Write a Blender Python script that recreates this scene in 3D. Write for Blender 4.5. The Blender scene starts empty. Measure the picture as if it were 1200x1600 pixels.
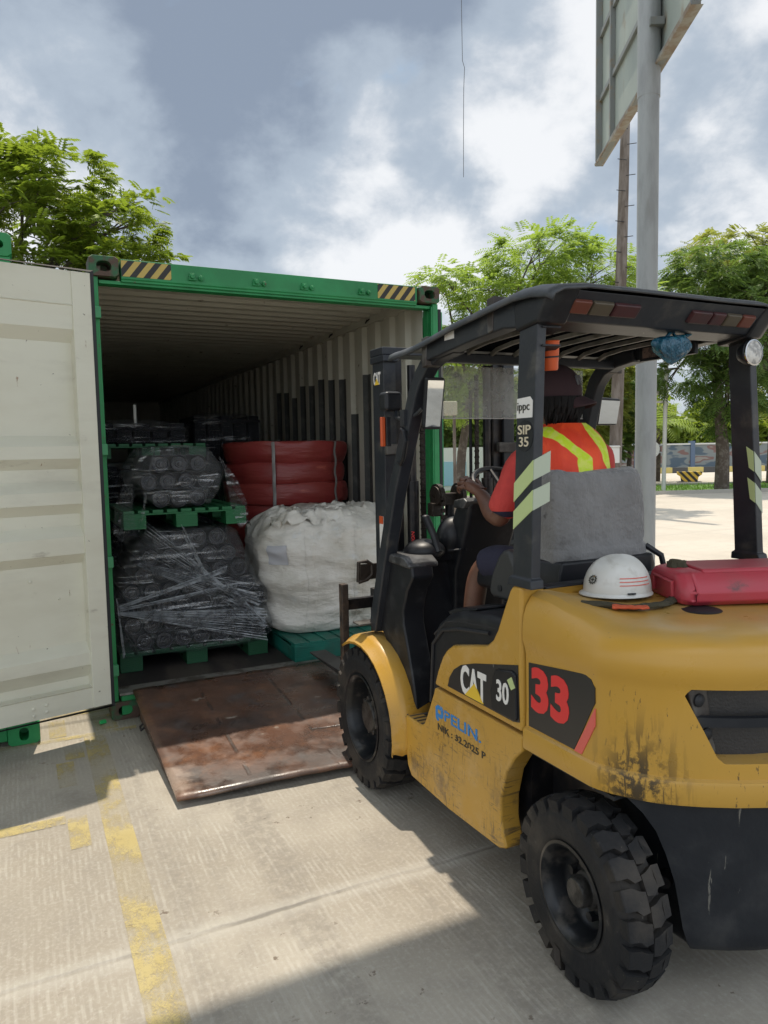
import bpy, bmesh, math, random
import numpy as np
from mathutils import Vector, Matrix, noise
R = math.radians
SC = bpy.context.scene
COL = SC.collection

# ------------------------------------------------------------------ camera
cam = bpy.data.cameras.new('camera'); co = bpy.data.objects.new('camera', cam); COL.objects.link(co)
PITCH, ROLL = R(4.77), R(1.09)
fw = Vector((0, math.cos(PITCH), -math.sin(PITCH))); rt = Vector((1, 0, 0)); up = Vector((0, math.sin(PITCH), math.cos(PITCH)))
r2 = math.cos(ROLL)*rt - math.sin(ROLL)*up; u2 = math.sin(ROLL)*rt + math.cos(ROLL)*up
M = Matrix((r2, u2, -fw)).transposed().to_4x4(); M.translation = Vector((0, 0, 1.68)); co.matrix_world = M
cam.sensor_fit = 'VERTICAL'; cam.sensor_height = 32.0; cam.lens = 32.0*1145/1600
cam.clip_start = 0.05; cam.clip_end = 2000
SC.camera = co

YAW = R(26.16)
EX = Vector((math.cos(YAW), math.sin(YAW), 0)); EY = Vector((-math.sin(YAW), math.cos(YAW), 0)); EZ = Vector((0, 0, 1))
CT = Vector((-1.75, 4.535, 0))          # foot of the left front corner of the open container
FO = Vector((0.427, 3.838, 0))          # ground below the centre of the forklift's front axle

# ------------------------------------------------------------------ light
sd = (EX*0.05 + EY*0.31 + EZ).normalized()
sun = bpy.data.lights.new('sun', 'SUN'); so = bpy.data.objects.new('sun', sun); COL.objects.link(so)
sun.energy = 4.1; sun.angle = R(0.6); sun.color = (1.0, 0.90, 0.76)
so.rotation_euler = sd.to_track_quat('Z', 'Y').to_euler()
W = bpy.data.worlds.new('World'); SC.world = W; W.use_nodes = True
SC.view_settings.view_transform = 'Standard'; SC.view_settings.look = 'None'
SC.view_settings.exposure = 0.08; SC.view_settings.gamma = 1.0; SC.view_settings.use_curve_mapping = False

class NT:
    """small node-tree writer"""
    def __init__(s, nt): s.nt = nt; nt.nodes.clear()
    def n(s, t, **k):
        nd = s.nt.nodes.new(t)
        for a, b in k.items(): setattr(nd, a, b)
        return nd
    def l(s, a, b): s.nt.links.new(a, b)
    def sock(s, nd, key, v):
        i = nd.inputs[key]
        if isinstance(v, bpy.types.NodeSocket): s.l(v, i)
        else:
            if hasattr(i.default_value, '__len__') and not hasattr(v, '__len__'): v = (v,)*len(i.default_value)
            if hasattr(i.default_value, '__len__') and len(i.default_value) == 4 and len(v) == 3: v = (*v, 1)
            i.default_value = v
    def math(s, op, a, b=0.0, c=None, clamp=False):
        nd = s.n('ShaderNodeMath', operation=op, use_clamp=clamp); s.sock(nd, 0, a); s.sock(nd, 1, b)
        if c is not None: s.sock(nd, 2, c)
        return nd.outputs[0]
    def vmath(s, op, a, b=None):
        nd = s.n('ShaderNodeVectorMath', operation=op); s.sock(nd, 0, a)
        if b is not None: s.sock(nd, 1, b)
        return nd
    def noise(s, vec, scale, detail=4, rough=0.55, dist=0.0):
        nd = s.n('ShaderNodeTexNoise'); s.sock(nd, 'Scale', scale); s.sock(nd, 'Detail', detail); s.sock(nd, 'Roughness', rough); s.sock(nd, 'Distortion', dist)
        if vec is not None: s.l(vec, nd.inputs['Vector'])
        return nd.outputs[0]
    def ramp(s, fac, a, b, lo=0.0, hi=1.0, smooth=True):
        nd = s.n('ShaderNodeMapRange'); nd.interpolation_type = 'SMOOTHSTEP' if smooth else 'LINEAR'
        s.sock(nd, 0, fac); s.sock(nd, 1, a); s.sock(nd, 2, b); s.sock(nd, 3, lo); s.sock(nd, 4, hi)
        return nd.outputs[0]
    def mix(s, fac, a, b, mode='MIX'):
        nd = s.n('ShaderNodeMix', data_type='RGBA', blend_type=mode); s.sock(nd, 0, fac); s.sock(nd, 6, a); s.sock(nd, 7, b)
        return nd.outputs[2]
    def map(s, vec, scale=(1, 1, 1), rot=(0, 0, 0), loc=(0, 0, 0)):
        nd = s.n('ShaderNodeMapping'); s.l(vec, nd.inputs[0]); nd.inputs['Scale'].default_value = scale
        nd.inputs['Rotation'].default_value = rot; nd.inputs['Location'].default_value = loc
        return nd.outputs[0]
    def obj(s): return s.n('ShaderNodeTexCoord').outputs['Object']
    def sep(s, v):
        nd = s.n('ShaderNodeSeparateXYZ'); s.l(v, nd.inputs[0]); return nd.outputs

# sky: daylight blue behind broken cloud
t = NT(W.node_tree)
gen = t.n('ShaderNodeTexCoord').outputs['Generated']
sky = t.n('ShaderNodeTexSky', sky_type='NISHITA', sun_disc=False, sun_elevation=R(72.5), sun_rotation=R(-15.2))
skyc = t.vmath('MULTIPLY', sky.outputs[0], (0.085, 0.085, 0.085)).outputs[0]
sx, sy, sz = t.sep(gen)
den = t.math('ADD', t.math('MAXIMUM', sz, 0.0), 0.60)
cmb = t.n('ShaderNodeCombineXYZ'); t.sock(cmb, 0, t.math('DIVIDE', sx, den)); t.sock(cmb, 1, t.math('DIVIDE', sy, den)); t.sock(cmb, 2, 1.3)
n1 = t.noise(cmb.outputs[0], 2.9, 10, 0.52, 0.0)
n2 = t.noise(cmb.outputs[0], 8.0, 10, 0.58, 0.15)
f = t.math('ADD', t.math('MULTIPLY', n1, 0.70), t.math('MULTIPLY', n2, 0.30))
f = t.math('ADD', t.math('MULTIPLY', t.math('SUBTRACT', f, .5), 2.2), .525)
def pdir(px, py): return (fw + (px-600)/1145*r2 - (py-800)/1145*u2).normalized()
for (px, py, w, a) in ((330, 40, 0.22, -.20), (60, 60, .16, -.06), (700, 30, .16, -.20), (330, 260, .14, -.18), (560, 255, .10, -.14), (790, 235, .11, -.20), (1120, 230, .15, -.16), (130, 175, .10, .26),
                       (500, 180, .11, .34), (840, 140, .09, .32), (650, 345, .16, .22), (880, 290, .09, .18), (1150, 350, .12, .22), (330, 370, .12, .12), (1100, 30, .10, .14), (620, 170, .08, .12), (950, 90, .07, .08)):
    d = t.vmath('DOT_PRODUCT', gen, tuple(pdir(px, py))).outputs['Value']
    f = t.math('ADD', f, t.ramp(d, math.cos(w*1.5), 1.0, 0.0, a))
lowc = t.mix(t.ramp(f, 0.22, 0.50), (0.27, 0.325, 0.41), (0.46, 0.53, 0.61))
cl = t.mix(t.ramp(f, 0.47, 0.74), lowc, (0.95, 0.96, 0.97))
cl = t.mix(t.ramp(sz, 0.02, 0.26, 0.50, 0.0), cl, (0.66, 0.72, 0.78))
hole = t.noise(cmb.outputs[0], 4.2, 6, 0.55)
d = t.vmath('DOT_PRODUCT', gen, tuple(pdir(915, 325))).outputs['Value']
hole = t.math('ADD', hole, t.ramp(d, math.cos(.12), 1.0, 0.0, 0.16))
cl = t.mix(t.ramp(hole, 0.62, 0.74, 0.0, 0.8), cl, (0.36, 0.52, 0.72))
boost = t.math('ADD', t.ramp(sz, 0.52, 0.92, 1.0, 2.6), t.ramp(sy, 0.25, -0.45, 0.0, 0.85))
sc_n = t.n('ShaderNodeVectorMath', operation='SCALE'); t.l(cl, sc_n.inputs[0]); t.l(boost, sc_n.inputs['Scale']); cl = sc_n.outputs[0]
cl = t.mix(0.12, cl, skyc)
cl = t.mix(t.ramp(sz, -0.05, 0.0), (0.25, 0.24, 0.21), cl)
bg = t.n('ShaderNodeBackground'); t.l(cl, bg.inputs[0]); bg.inputs[1].default_value = 1.0
t.l(bg.outputs[0], t.n('ShaderNodeOutputWorld').inputs[0])

# ------------------------------------------------------------------ materials
MATS = {}
def pm(name, base, rough=0.5, metal=0.0, var=None, dirt=None, bump=None, spec=0.5, coat=0.0, extra=None, sheen=0.0, rvar=0.0):
    """var=(colour, scale, lo, hi[, stretch]); dirt=list of the same; bump=(scale, strength[, stretch])"""
    if name in MATS: return MATS[name]
    m = bpy.data.materials.new(name); m.use_nodes = True; T = NT(m.node_tree)
    o = T.obj(); c = (*base, 1)
    b = T.n('ShaderNodeBsdfPrincipled'); first = True
    for q in ([var] if var else []) + (dirt or []):
        col, s, lo, hi = q[:4]; v = T.map(o, q[4]) if len(q) > 4 else o
        fac = T.ramp(T.noise(v, s, 6, 0.6), lo, hi)
        if first: c = T.mix(fac, (*base, 1), (*col, 1)); first = False
        else: c = T.mix(fac, c, (*col, 1))
    if extra: c = extra(T, o, c, b)
    T.sock(b, 'Base Color', c); 
    if rvar: T.sock(b, 'Roughness', T.ramp(T.noise(o, 9, 5), 0.3, 0.7, max(rough-rvar, .03), rough+rvar))
    else: b.inputs['Roughness'].default_value = rough
    b.inputs['Metallic'].default_value = metal; b.inputs['Specular IOR Level'].default_value = spec
    b.inputs['Coat Weight'].default_value = coat; b.inputs['Coat Roughness'].default_value = 0.12
    if sheen: b.inputs['Sheen Weight'].default_value = sheen
    if bump:
        bl = bump if isinstance(bump, list) else [bump]; prev = None
        for q in bl:
            v = T.map(o, q[2]) if len(q) > 2 else o
            bn = T.n('ShaderNodeBump'); bn.inputs['Strength'].default_value = q[1]; bn.inputs['Distance'].default_value = 0.01 if len(q) < 4 else q[3]
            T.l(T.noise(v, q[0], 5), bn.inputs['Height'])
            if prev: T.l(prev, bn.inputs['Normal'])
            prev = bn.outputs[0]
        T.l(prev, b.inputs['Normal'])
    T.l(b.outputs[0], T.n('ShaderNodeOutputMaterial').inputs[0])
    MATS[name] = m; return m

def stripes(name, ca, cb, freq, ang, axis='XZ', rough=0.5, wear=0.0):
    m = bpy.data.materials.new(name); m.use_nodes = True; T = NT(m.node_tree); o = T.obj(); x, y, z = T.sep(o)
    a = {'X': x, 'Y': y, 'Z': z}
    u = T.math('ADD', T.math('MULTIPLY', a[axis[0]], math.cos(ang)*freq), T.math('MULTIPLY', a[axis[1]], math.sin(ang)*freq))
    k = T.ramp(T.math('PINGPONG', u, 0.5), 0.24, 0.26)
    c = T.mix(k, (*ca, 1), (*cb, 1))
    if wear: c = T.mix(T.ramp(T.noise(o, 20, 6), 0.62, 0.72, 0, wear), c, (0.2, 0.2, 0.18, 1))
    b = T.n('ShaderNodeBsdfPrincipled'); T.l(c, b.inputs['Base Color']); b.inputs['Roughness'].default_value = rough
    T.l(b.outputs[0], T.n('ShaderNodeOutputMaterial').inputs[0]); return m

# ---- concrete of the yard
def concrete():
    m = bpy.data.materials.new('yard_concrete'); m.use_nodes = True; T = NT(m.node_tree); o = T.obj()
    x, y, z = T.sep(o)
    c = T.mix(T.ramp(T.noise(o, 0.7, 6), .35, .65), (0.305, 0.272, 0.222, 1), (0.40, 0.365, 0.305, 1))
    c = T.mix(T.ramp(T.noise(o, 5, 8, .7), .42, .75, 0, .55), c, (0.26, 0.235, 0.20, 1))
    c = T.mix(T.ramp(T.noise(o, 60, 4, .7), .45, .75, 0, .45), c, (0.50, 0.47, 0.41, 1))
    wv = T.map(o, (1, .02, 1)); rn = T.noise(o, 9, 3)
    rib = T.math('PINGPONG', T.math('ADD', T.math('MULTIPLY', x, 44), T.math('MULTIPLY', T.noise(T.map(o, (.5, .5, .5)), 3, 3), 2.0)), 0.5)
    ribs = T.math('MULTIPLY', T.ramp(rib, .12, .38), T.ramp(T.noise(o, 2.2, 5), .36, .6, .25, 1))
    brk = T.ramp(T.noise(T.map(o, (18, 5, 1)), 2.0, 3), .4, .62)
    ribs = T.math('MULTIPLY', ribs, brk)
    c = T.mix(T.math('MULTIPLY', ribs, .30), c, (0.54, 0.51, 0.45, 1))
    # brown and black drips
    sp = T.math('MULTIPLY', T.ramp(T.noise(o, 13, 4, .65), .625, .66), T.ramp(T.noise(o, 1.5, 2), .52, .60))
    c = T.mix(T.math('MULTIPLY', sp, .75), c, (0.12, 0.085, 0.06, 1))
    dk = T.ramp(T.noise(T.map(o, (1, 1, 1), loc=(7, 3, 0)), 0.45, 5, .6), .55, .72, 0, .35)
    c = T.mix(dk, c, (0.20, 0.185, 0.165, 1))
    tm = T.math('MULTIPLY', T.ramp(T.noise(T.map(o, (1, .05, 1), rot=(0, 0, .06)), 3.4, 5, .6), .53, .66, 0, .42), T.ramp(T.noise(o, 22, 4, .7), .35, .6))
    c = T.mix(tm, c, (0.20, 0.18, 0.155, 1))
    c = T.mix(T.ramp(T.noise(T.map(o, (1, 1, 1), loc=(11, 5, 0)), 2.4, 7, .68), .56, .72, 0, .45), c, (0.215, 0.195, 0.165, 1))
    # construction joint and slab seams
    wob = T.math('MULTIPLY', T.math('SUBTRACT', T.noise(T.map(o, (.6, .6, 1)), 2.0, 6, .65), .5), .10)
    jl = T.math('ABSOLUTE', T.math('ADD', T.math('ADD', y, 2.355), wob))
    jm = T.ramp(jl, 0.004, 0.016, 1, 0); jw = T.ramp(jl, 0.02, .08, .30, 0)
    c = T.mix(jw, c, (0.52, 0.50, 0.45, 1)); c = T.mix(T.math('MULTIPLY', T.math('MULTIPLY', jm, .62), T.ramp(T.noise(o, 3.2, 4), .38, .58, .25, 1)), c, (0.13, 0.12, 0.105, 1))
    gx = T.math('ABSOLUTE', T.math('SUBTRACT', T.math('FRACT', T.math('DIVIDE', T.math('SUBTRACT', y, 2.6), 5.0)), .5))
    c = T.mix(T.ramp(gx, .003, .008, .55, 0), c, (0.16, 0.15, 0.13, 1))
    gy = T.math('ABSOLUTE', T.math('SUBTRACT', T.math('FRACT', T.math('DIVIDE', T.math('ADD', x, 1.2), 5.0)), .5))
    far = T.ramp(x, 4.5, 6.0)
    c = T.mix(T.math('MULTIPLY', T.ramp(gy, .003, .008, .55, 0), far), c, (0.16, 0.15, 0.13, 1))
    tw = T.noise(T.map(o, (.08, 1.6, 1), rot=(0, 0, .35)), 1.4, 5)
    c = T.mix(T.math('MULTIPLY', T.ramp(tw, .55, .68, 0, .35), far), c, (0.22, 0.20, 0.18, 1))
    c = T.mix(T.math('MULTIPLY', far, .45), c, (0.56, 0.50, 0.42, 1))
    b = T.n('ShaderNodeBsdfPrincipled'); T.l(c, b.inputs['Base Color']); b.inputs['Roughness'].default_value = .88; b.inputs['Specular IOR Level'].default_value = .25
    h = T.math('ADD', T.math('MULTIPLY', ribs, .5), T.math('MULTIPLY', T.noise(o, 120, 4, .7), .6)); h = T.math('SUBTRACT', h, T.math('MULTIPLY', jm, 1.5))
    bn = T.n('ShaderNodeBump'); bn.inputs['Strength'].default_value = .5; bn.inputs['Distance'].default_value = .004; T.l(h, bn.inputs['Height']); T.l(bn.outputs[0], b.inputs['Normal'])
    T.l(b.outputs[0], T.n('ShaderNodeOutputMaterial').inputs[0]); return m
def road_paint():
    m = bpy.data.materials.new('worn_yellow_paint'); m.use_nodes = True; T = NT(m.node_tree); o = T.obj()
    b = T.n('ShaderNodeBsdfPrincipled'); T.l(T.mix(T.noise(o, 8, 4), (0.50, 0.385, 0.12, 1), (0.58, 0.49, 0.24, 1)), b.inputs['Base Color']); b.inputs['Roughness'].default_value = .8
    tr = T.n('ShaderNodeBsdfTransparent'); mx = T.n('ShaderNodeMixShader')
    a = T.math('ADD', T.math('ADD', T.math('MULTIPLY', T.noise(o, 150, 5, .8), .38), T.math('MULTIPLY', T.noise(T.map(o, (1, .35, 1)), 30, 5, .7), .26)), T.math('MULTIPLY', T.noise(T.map(o, (1, 1, 1), loc=(1.3, .4, 0)), 3.1, 4, .6), .70))
    T.l(T.ramp(a, .62, .78, .10, .72), mx.inputs[0]); T.l(tr.outputs[0], mx.inputs[1]); T.l(b.outputs[0], mx.inputs[2])
    T.l(mx.outputs[0], T.n('ShaderNodeOutputMaterial').inputs[0]); return m

def rust():
    m = bpy.data.materials.new('rusty_deck_steel'); m.use_nodes = True; T = NT(m.node_tree); o = T.obj(); x, y, z = T.sep(o)
    c = T.mix(T.ramp(T.noise(o, 2.6, 7, .62), .36, .62), (0.040, 0.027, 0.022, 1), (0.115, 0.056, 0.034, 1))
    c = T.mix(T.ramp(T.noise(o, 5.5, 8, .7), .50, .70, 0, .8), c, (0.19, 0.088, 0.045, 1))
    c = T.mix(T.ramp(T.noise(T.map(o, (1, 1, 1), loc=(4, 1, 0)), 3.4, 6), .56, .68, 0, .75), c, (0.10, 0.085, 0.08, 1))
    c = T.mix(T.ramp(T.noise(T.map(o, (1, 1.6, 1), loc=(2, 7, 0)), 4.4, 5, .6), .655, .70, 0, .8), c, (0.30, 0.25, 0.205, 1))
    seam = T.math('MINIMUM', T.math('ABSOLUTE', T.math('SUBTRACT', x, .98)), T.math('MINIMUM', T.math('ABSOLUTE', T.math('SUBTRACT', x, .52)), T.math('ABSOLUTE', T.math('SUBTRACT', x, 1.45))))
    seam2 = T.math('ABSOLUTE', T.math('ADD', T.math('ADD', y, .98), T.math('MULTIPLY', T.math('SUBTRACT', x, .95), .12)))
    seam2 = T.math('ADD', seam2, T.ramp(x, .92, .97, 1, 0))
    sm = T.ramp(T.math('MINIMUM', seam, seam2), .004, .014, 1, 0)
    sm = T.math('MULTIPLY', sm, T.ramp(T.noise(o, 7, 3), .42, .55))
    c = T.mix(T.math('MULTIPLY', sm, .8), c, (0.035, 0.025, 0.02, 1))
    # bright rubbed free corner and edges
    eg = T.math('MULTIPLY', T.ramp(x, .15, .36, 1, 0), T.ramp(y, -1.15, -.95, 1, 0)); eg = T.math('MAXIMUM', eg, T.ramp(T.math('ADD', T.math('ADD', y, 1.36), T.math('MULTIPLY', x, .13)), -.01, .05, 1, 0))
    pol = T.math('MULTIPLY', eg, T.ramp(T.noise(o, 6, 5), .42, .6))
    c = T.mix(T.math('MULTIPLY', pol, .75), c, (0.36, 0.27, 0.21, 1))
    b = T.n('ShaderNodeBsdfPrincipled'); T.l(c, b.inputs['Base Color'])
    T.l(T.ramp(T.noise(o, 4.2, 6), .40, .62, .22, .60), b.inputs['Roughness']); b.inputs['Specular IOR Level'].default_value = .8
    bn = T.n('ShaderNodeBump'); bn.inputs['Strength'].default_value = .7; bn.inputs['Distance'].default_value = .008
    T.l(T.math('SUBTRACT', T.math('ADD', T.noise(o, 5, 8, .6), T.math('MULTIPLY', T.noise(o, 60, 4), .15)), T.math('MULTIPLY', sm, .5)), bn.inputs['Height']); T.l(bn.outputs[0], b.inputs['Normal'])
    T.l(b.outputs[0], T.n('ShaderNodeOutputMaterial').inputs[0]); return m

def yellow_paint():
    m = bpy.data.materials.new('worn_yellow_machine_paint'); m.use_nodes = True; T = NT(m.node_tree); o = T.obj(); x, y, z = T.sep(o)
    c = T.mix(T.ramp(T.noise(o, 2.2, 6), .35, .7), (0.54, 0.298, 0.044, 1), (0.50, 0.285, 0.052, 1))
    low = T.ramp(z, .40, .80, 1, .0); side = T.ramp(y, -1.24, -1.2)
    # scuffs and scratches on the lower body panel
    sc = T.noise(T.map(o, (1, 30, 4), rot=(.75, 0, 0)), 3.0, 6, .7, .9); sc2 = T.noise(T.map(o, (1, 5, 34), rot=(-.5, 0, 0)), 2.2, 6, .7, .8)
    sm = T.math('MAXIMUM', T.ramp(sc, .55, .63), T.ramp(sc2, .56, .64))
    reg = T.math('MULTIPLY', T.ramp(T.noise(o, 4.5, 5), .40, .54), T.math('MULTIPLY', low, side))
    c = T.mix(T.math('MULTIPLY', T.math('MULTIPLY', sm, reg), .85), c, (0.10, 0.07, 0.04, 1))
    rb = T.math('MULTIPLY', T.math('MULTIPLY', T.ramp(T.noise(o, 5.0, 8, .75), .50, .64), side), T.ramp(z, .28, .56, 1, 0))
    c = T.mix(T.math('MULTIPLY', rb, .75), c, (0.17, 0.105, 0.045, 1))
    fade = T.math('MULTIPLY', T.ramp(T.noise(o, 7, 6, .7), .5, .66), side)
    c = T.mix(T.math('MULTIPLY', fade, .5), c, (0.57, 0.36, 0.13, 1))
    # rust streaks and grease on the rear left corner of the counterweight
    dx = T.vmath('DISTANCE', T.map(o, (1, 1, .75)), (-0.53, -1.73, .52)).outputs['Value']
    st = T.noise(T.map(o, (1, 1, .10)), 52, 4, .65); st2 = T.noise(T.map(o, (1, 1, .3)), 95, 3, .6)
    g = T.math('MULTIPLY', T.ramp(st, .50, .60), T.ramp(dx, .03, .20, 1, 0))
    g = T.math('MAXIMUM', g, T.math('MULTIPLY', T.ramp(T.noise(o, 26, 6, .7), .44, .56), T.ramp(dx, .04, .15, 1, 0)))
    g2 = T.math('MULTIPLY', T.math('MULTIPLY', T.ramp(st2, .635, .67), T.ramp(T.noise(o, 8, 3), .48, .6)), T.ramp(y, -1.6, -1.64))
    g2 = T.math('MULTIPLY', g2, T.ramp(z, 1.0, .95))
    c = T.mix(T.math('MULTIPLY', g, .92), c, (0.035, 0.028, 0.02, 1)); c = T.mix(T.math('MULTIPLY', g2, .8), c, (0.07, 0.05, 0.03, 1))
    ch = T.math('MULTIPLY', T.ramp(T.noise(T.map(o, (1, 1, 1), loc=(3, 1, 5)), 30, 5, .7), .70, .72), T.ramp(T.noise(o, 3, 2), .45, .55))
    c = T.mix(T.math('MULTIPLY', ch, .8), c, (0.12, 0.09, 0.07, 1))
    dust = T.math('MULTIPLY', T.ramp(T.n('ShaderNodeNewGeometry').outputs['Normal'] and T.sep(T.n('ShaderNodeNewGeometry').outputs['Normal'])[2], .7, .98), T.ramp(T.noise(o, 5, 6), .35, .7, .20, .65))
    c = T.mix(dust, c, (0.44, 0.31, 0.14, 1))
    b = T.n('ShaderNodeBsdfPrincipled'); T.l(c, b.inputs['Base Color']); T.l(T.ramp(T.noise(o, 8, 6), .3, .7, .26, .48), b.inputs['Roughness'])
    b.inputs['Specular IOR Level'].default_value = .42; b.inputs['Coat Weight'].default_value = .06; b.inputs['Coat Roughness'].default_value = .18
    bn = T.n('ShaderNodeBump'); bn.inputs['Strength'].default_value = .12; bn.inputs['Distance'].default_value = .01; T.l(T.noise(o, 5, 4), bn.inputs['Height']); T.l(bn.outputs[0], b.inputs['Normal'])
    T.l(b.outputs[0], T.n('ShaderNodeOutputMaterial').inputs[0]); return m

def wrap_film(name, density=.25, seed=0, tint=(0.75, 0.78, 0.80)):
    m = bpy.data.materials.new(name); m.use_nodes = True; T = NT(m.node_tree); o = T.obj()
    a = T.noise(T.map(o, (1.2, 1, 26), rot=(0, R(24), 0), loc=(seed, 0, 0)), 1.6, 6, .65, .3)
    b_ = T.noise(T.map(o, (1.0, 1, 22), rot=(0, R(-17), 0), loc=(0, seed, 2)), 1.5, 6, .65, .3)
    c_ = T.noise(T.map(o, (2, 2, 2), loc=(seed, 1, 1)), 2.5, 5, .6)
    s1 = T.math('MULTIPLY', T.ramp(a, .56, .62), T.ramp(c_, .44, .56)); s2 = T.math('MULTIPLY', T.ramp(b_, .56, .62), T.ramp(c_, .54, .42))
    st = T.math('MAXIMUM', s1, s2)  # streak mask; its whitish diffuse part paints the shine of the film
    gl = T.n('ShaderNodeBsdfGlossy'); gl.inputs['Roughness'].default_value = .13; gl.inputs[0].default_value = (.95, .97, 1, 1)
    df = T.n('ShaderNodeBsdfDiffuse'); df.inputs[0].default_value = (*tint, 1)
    tr = T.n('ShaderNodeBsdfTransparent'); tr.inputs[0].default_value = (.93, .94, .95, 1)
    bn = T.n('ShaderNodeBump'); bn.inputs['Strength'].default_value = .8; bn.inputs['Distance'].default_value = .02
    T.l(T.math('ADD', T.math('ADD', a, b_), T.math('MULTIPLY', c_, 1.6)), bn.inputs['Height']); T.l(bn.outputs[0], gl.inputs['Normal'])
    m1 = T.n('ShaderNodeMixShader'); T.l(T.math('ADD', T.math('MULTIPLY', st, .13), density*.04), m1.inputs[0]); T.l(tr.outputs[0], m1.inputs[1]); T.l(df.outputs[0], m1.inputs[2])
    fr = T.n('ShaderNodeLayerWeight'); fr.inputs[0].default_value = .22
    k = T.math('ADD', T.math('MULTIPLY', fr.outputs['Fresnel'], .28), T.math('ADD', T.math('MULTIPLY', st, .26), density*.12), clamp=True)
    m2 = T.n('ShaderNodeMixShader'); T.l(k, m2.inputs[0]); T.l(m1.outputs[0], m2.inputs[1]); T.l(gl.outputs[0], m2.inputs[2])
    T.l(m2.outputs[0], T.n('ShaderNodeOutputMaterial').inputs[0]); return m

def leaf_mat(name, ca, cb, trans=.45):
    m = bpy.data.materials.new(name); m.use_nodes = True; T = NT(m.node_tree); o = T.obj()
    rnd = T.n('ShaderNodeNewGeometry').outputs['Random Per Island']
    f = T.math('ADD', T.math('MULTIPLY', rnd, .55), T.math('MULTIPLY', T.noise(o, .9, 3), .55), clamp=True)
    c = T.mix(f, (*ca, 1), (*cb, 1))
    d = T.n('ShaderNodeBsdfPrincipled'); T.l(c, d.inputs['Base Color']); d.inputs['Roughness'].default_value = .45; d.inputs['Specular IOR Level'].default_value = .35
    tl = T.n('ShaderNodeBsdfTranslucent'); T.l(T.mix(.5, c, (cb[0]*1.5, cb[1]*1.5, cb[2]*.6, 1)), tl.inputs[0])
    mx = T.n('ShaderNodeMixShader'); mx.inputs[0].default_value = trans; T.l(d.outputs[0], mx.inputs[1]); T.l(tl.outputs[0], mx.inputs[2])
    T.l(mx.outputs[0], T.n('ShaderNodeOutputMaterial').inputs[0]); return m

CONC = concrete(); YPAINT = road_paint(); RUST = rust(); YEL = yellow_paint()
GREEN = pm('container_green_paint', (0.018, 0.26, 0.080), .48, var=((0.014, 0.20, 0.06), 3, .4, .65), dirt=[((0.10, 0.06, 0.035), 14, .66, .72)], bump=(6, .15))
GREENL = pm('light_green_paint', (0.07, 0.33, 0.15), .5)
CASTM = pm('corner_casting_steel', (0.028, 0.115, 0.048), .62, var=((0.085, 0.05, 0.034), 12, .42, .56), bump=(30, .4))
BEIGE = pm('container_beige_paint', (0.54, 0.525, 0.44), .58, var=((0.48, 0.46, 0.38), 2.5, .4, .7), dirt=[((0.22, 0.19, 0.14), 9, .64, .74), ((0.16, 0.13, 0.10), 26, .70, .74)], bump=(5, .12))
DOORM = pm('door_inner_paint', (0.66, 0.65, 0.54), .5, var=((0.60, 0.58, 0.47), 3, .4, .7, (.4, 1, 1)), dirt=[((0.54, 0.52, 0.43), 3.5, .5, .8, (.5, 1, 1.6)), ((0.38, 0.35, 0.28), 7, .64, .78, (.6, 1, 1.6)), ((0.15, 0.13, 0.10), 30, .69, .73), ((0.26, 0.15, 0.08), 11, .70, .76, (2.5, 1, .5))], bump=(4, .15))
RUBBER = pm('black_rubber', (0.014, 0.015, 0.018), .6, bump=(40, .2))
GUARDM = pm('dark_grey_guard_paint', (0.020, 0.023, 0.029), .40, spec=.4, var=((0.034, 0.037, 0.042), 6, .45, .7), dirt=[((0.20, 0.19, 0.17), 22, .70, .76), ((0.085, 0.08, 0.07), 5, .55, .75)], bump=(50, .08))
GUARDT = pm('weathered_roof_plate', (0.045, 0.05, 0.056), .5, var=((0.10, 0.10, 0.10), 5, .45, .7), bump=[(30, .15), (4, .35, (1, 1, 1), .03)])
BLKPL = pm('black_moulded_plastic', (0.011, 0.012, 0.015), .42, spec=.38, var=((0.030, 0.031, 0.034), 8, .5, .7), bump=(160, .12, (1, 1, 1), .002))
STEEL = pm('oily_mast_steel', (0.018, 0.018, 0.021), .38, metal=.35, var=((0.055, 0.045, 0.04), 9, .45, .65))
WORNST = pm('worn_dusty_steel', (0.14, 0.135, 0.125), .5, metal=.4, var=((0.06, 0.05, 0.045), 7, .4, .6))
CHROME = pm('cylinder_chrome', (0.45, 0.45, 0.46), .2, metal=1.0)
CHAIN = pm('rusty_chain', (0.045, 0.035, 0.028), .5, metal=.4, bump=(60, .6))
TYRE = pm('tyre_rubber', (0.016, 0.016, 0.017), .68, var=((0.055, 0.047, 0.039), 5, .42, .70), dirt=[((0.085, 0.075, 0.064), 18, .62, .78), ((0.12, 0.11, 0.095), 60, .68, .74)], bump=(55, .25), spec=.3)
RIM = pm('black_wheel_rim', (0.009, 0.010, 0.012), .35, spec=.4, var=((0.05, 0.045, 0.04), 12, .5, .65))
HUBM = pm('greasy_hub_steel', (0.075, 0.07, 0.064), .45, metal=.3, var=((0.03, 0.028, 0.025), 16, .4, .6), bump=(40, .4))
SKIRT = pm('dark_counterweight_paint', (0.011, 0.013, 0.017), .45, spec=.38, var=((0.022, 0.024, 0.028), 4, .4, .65), dirt=[((0.045, 0.045, 0.045), 4, .5, .75), ((0.15, 0.14, 0.12), 5, .645, .67, (9, 9, 1)), ((0.22, 0.16, 0.06), 9, .70, .72)], bump=(14, .25))
DECAL = pm('black_decal_vinyl', (0.022, 0.021, 0.022), .35, dirt=[((0.16, 0.15, 0.14), 17, .70, .72, (1, 1, .5))])
WHITE = pm('white_lettering', (0.78, 0.76, 0.72), .5)
REDT = pm('red_lettering', (0.72, 0.035, 0.035), .45, dirt=[((0.05, 0.03, 0.03), 30, .69, .71)])
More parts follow.
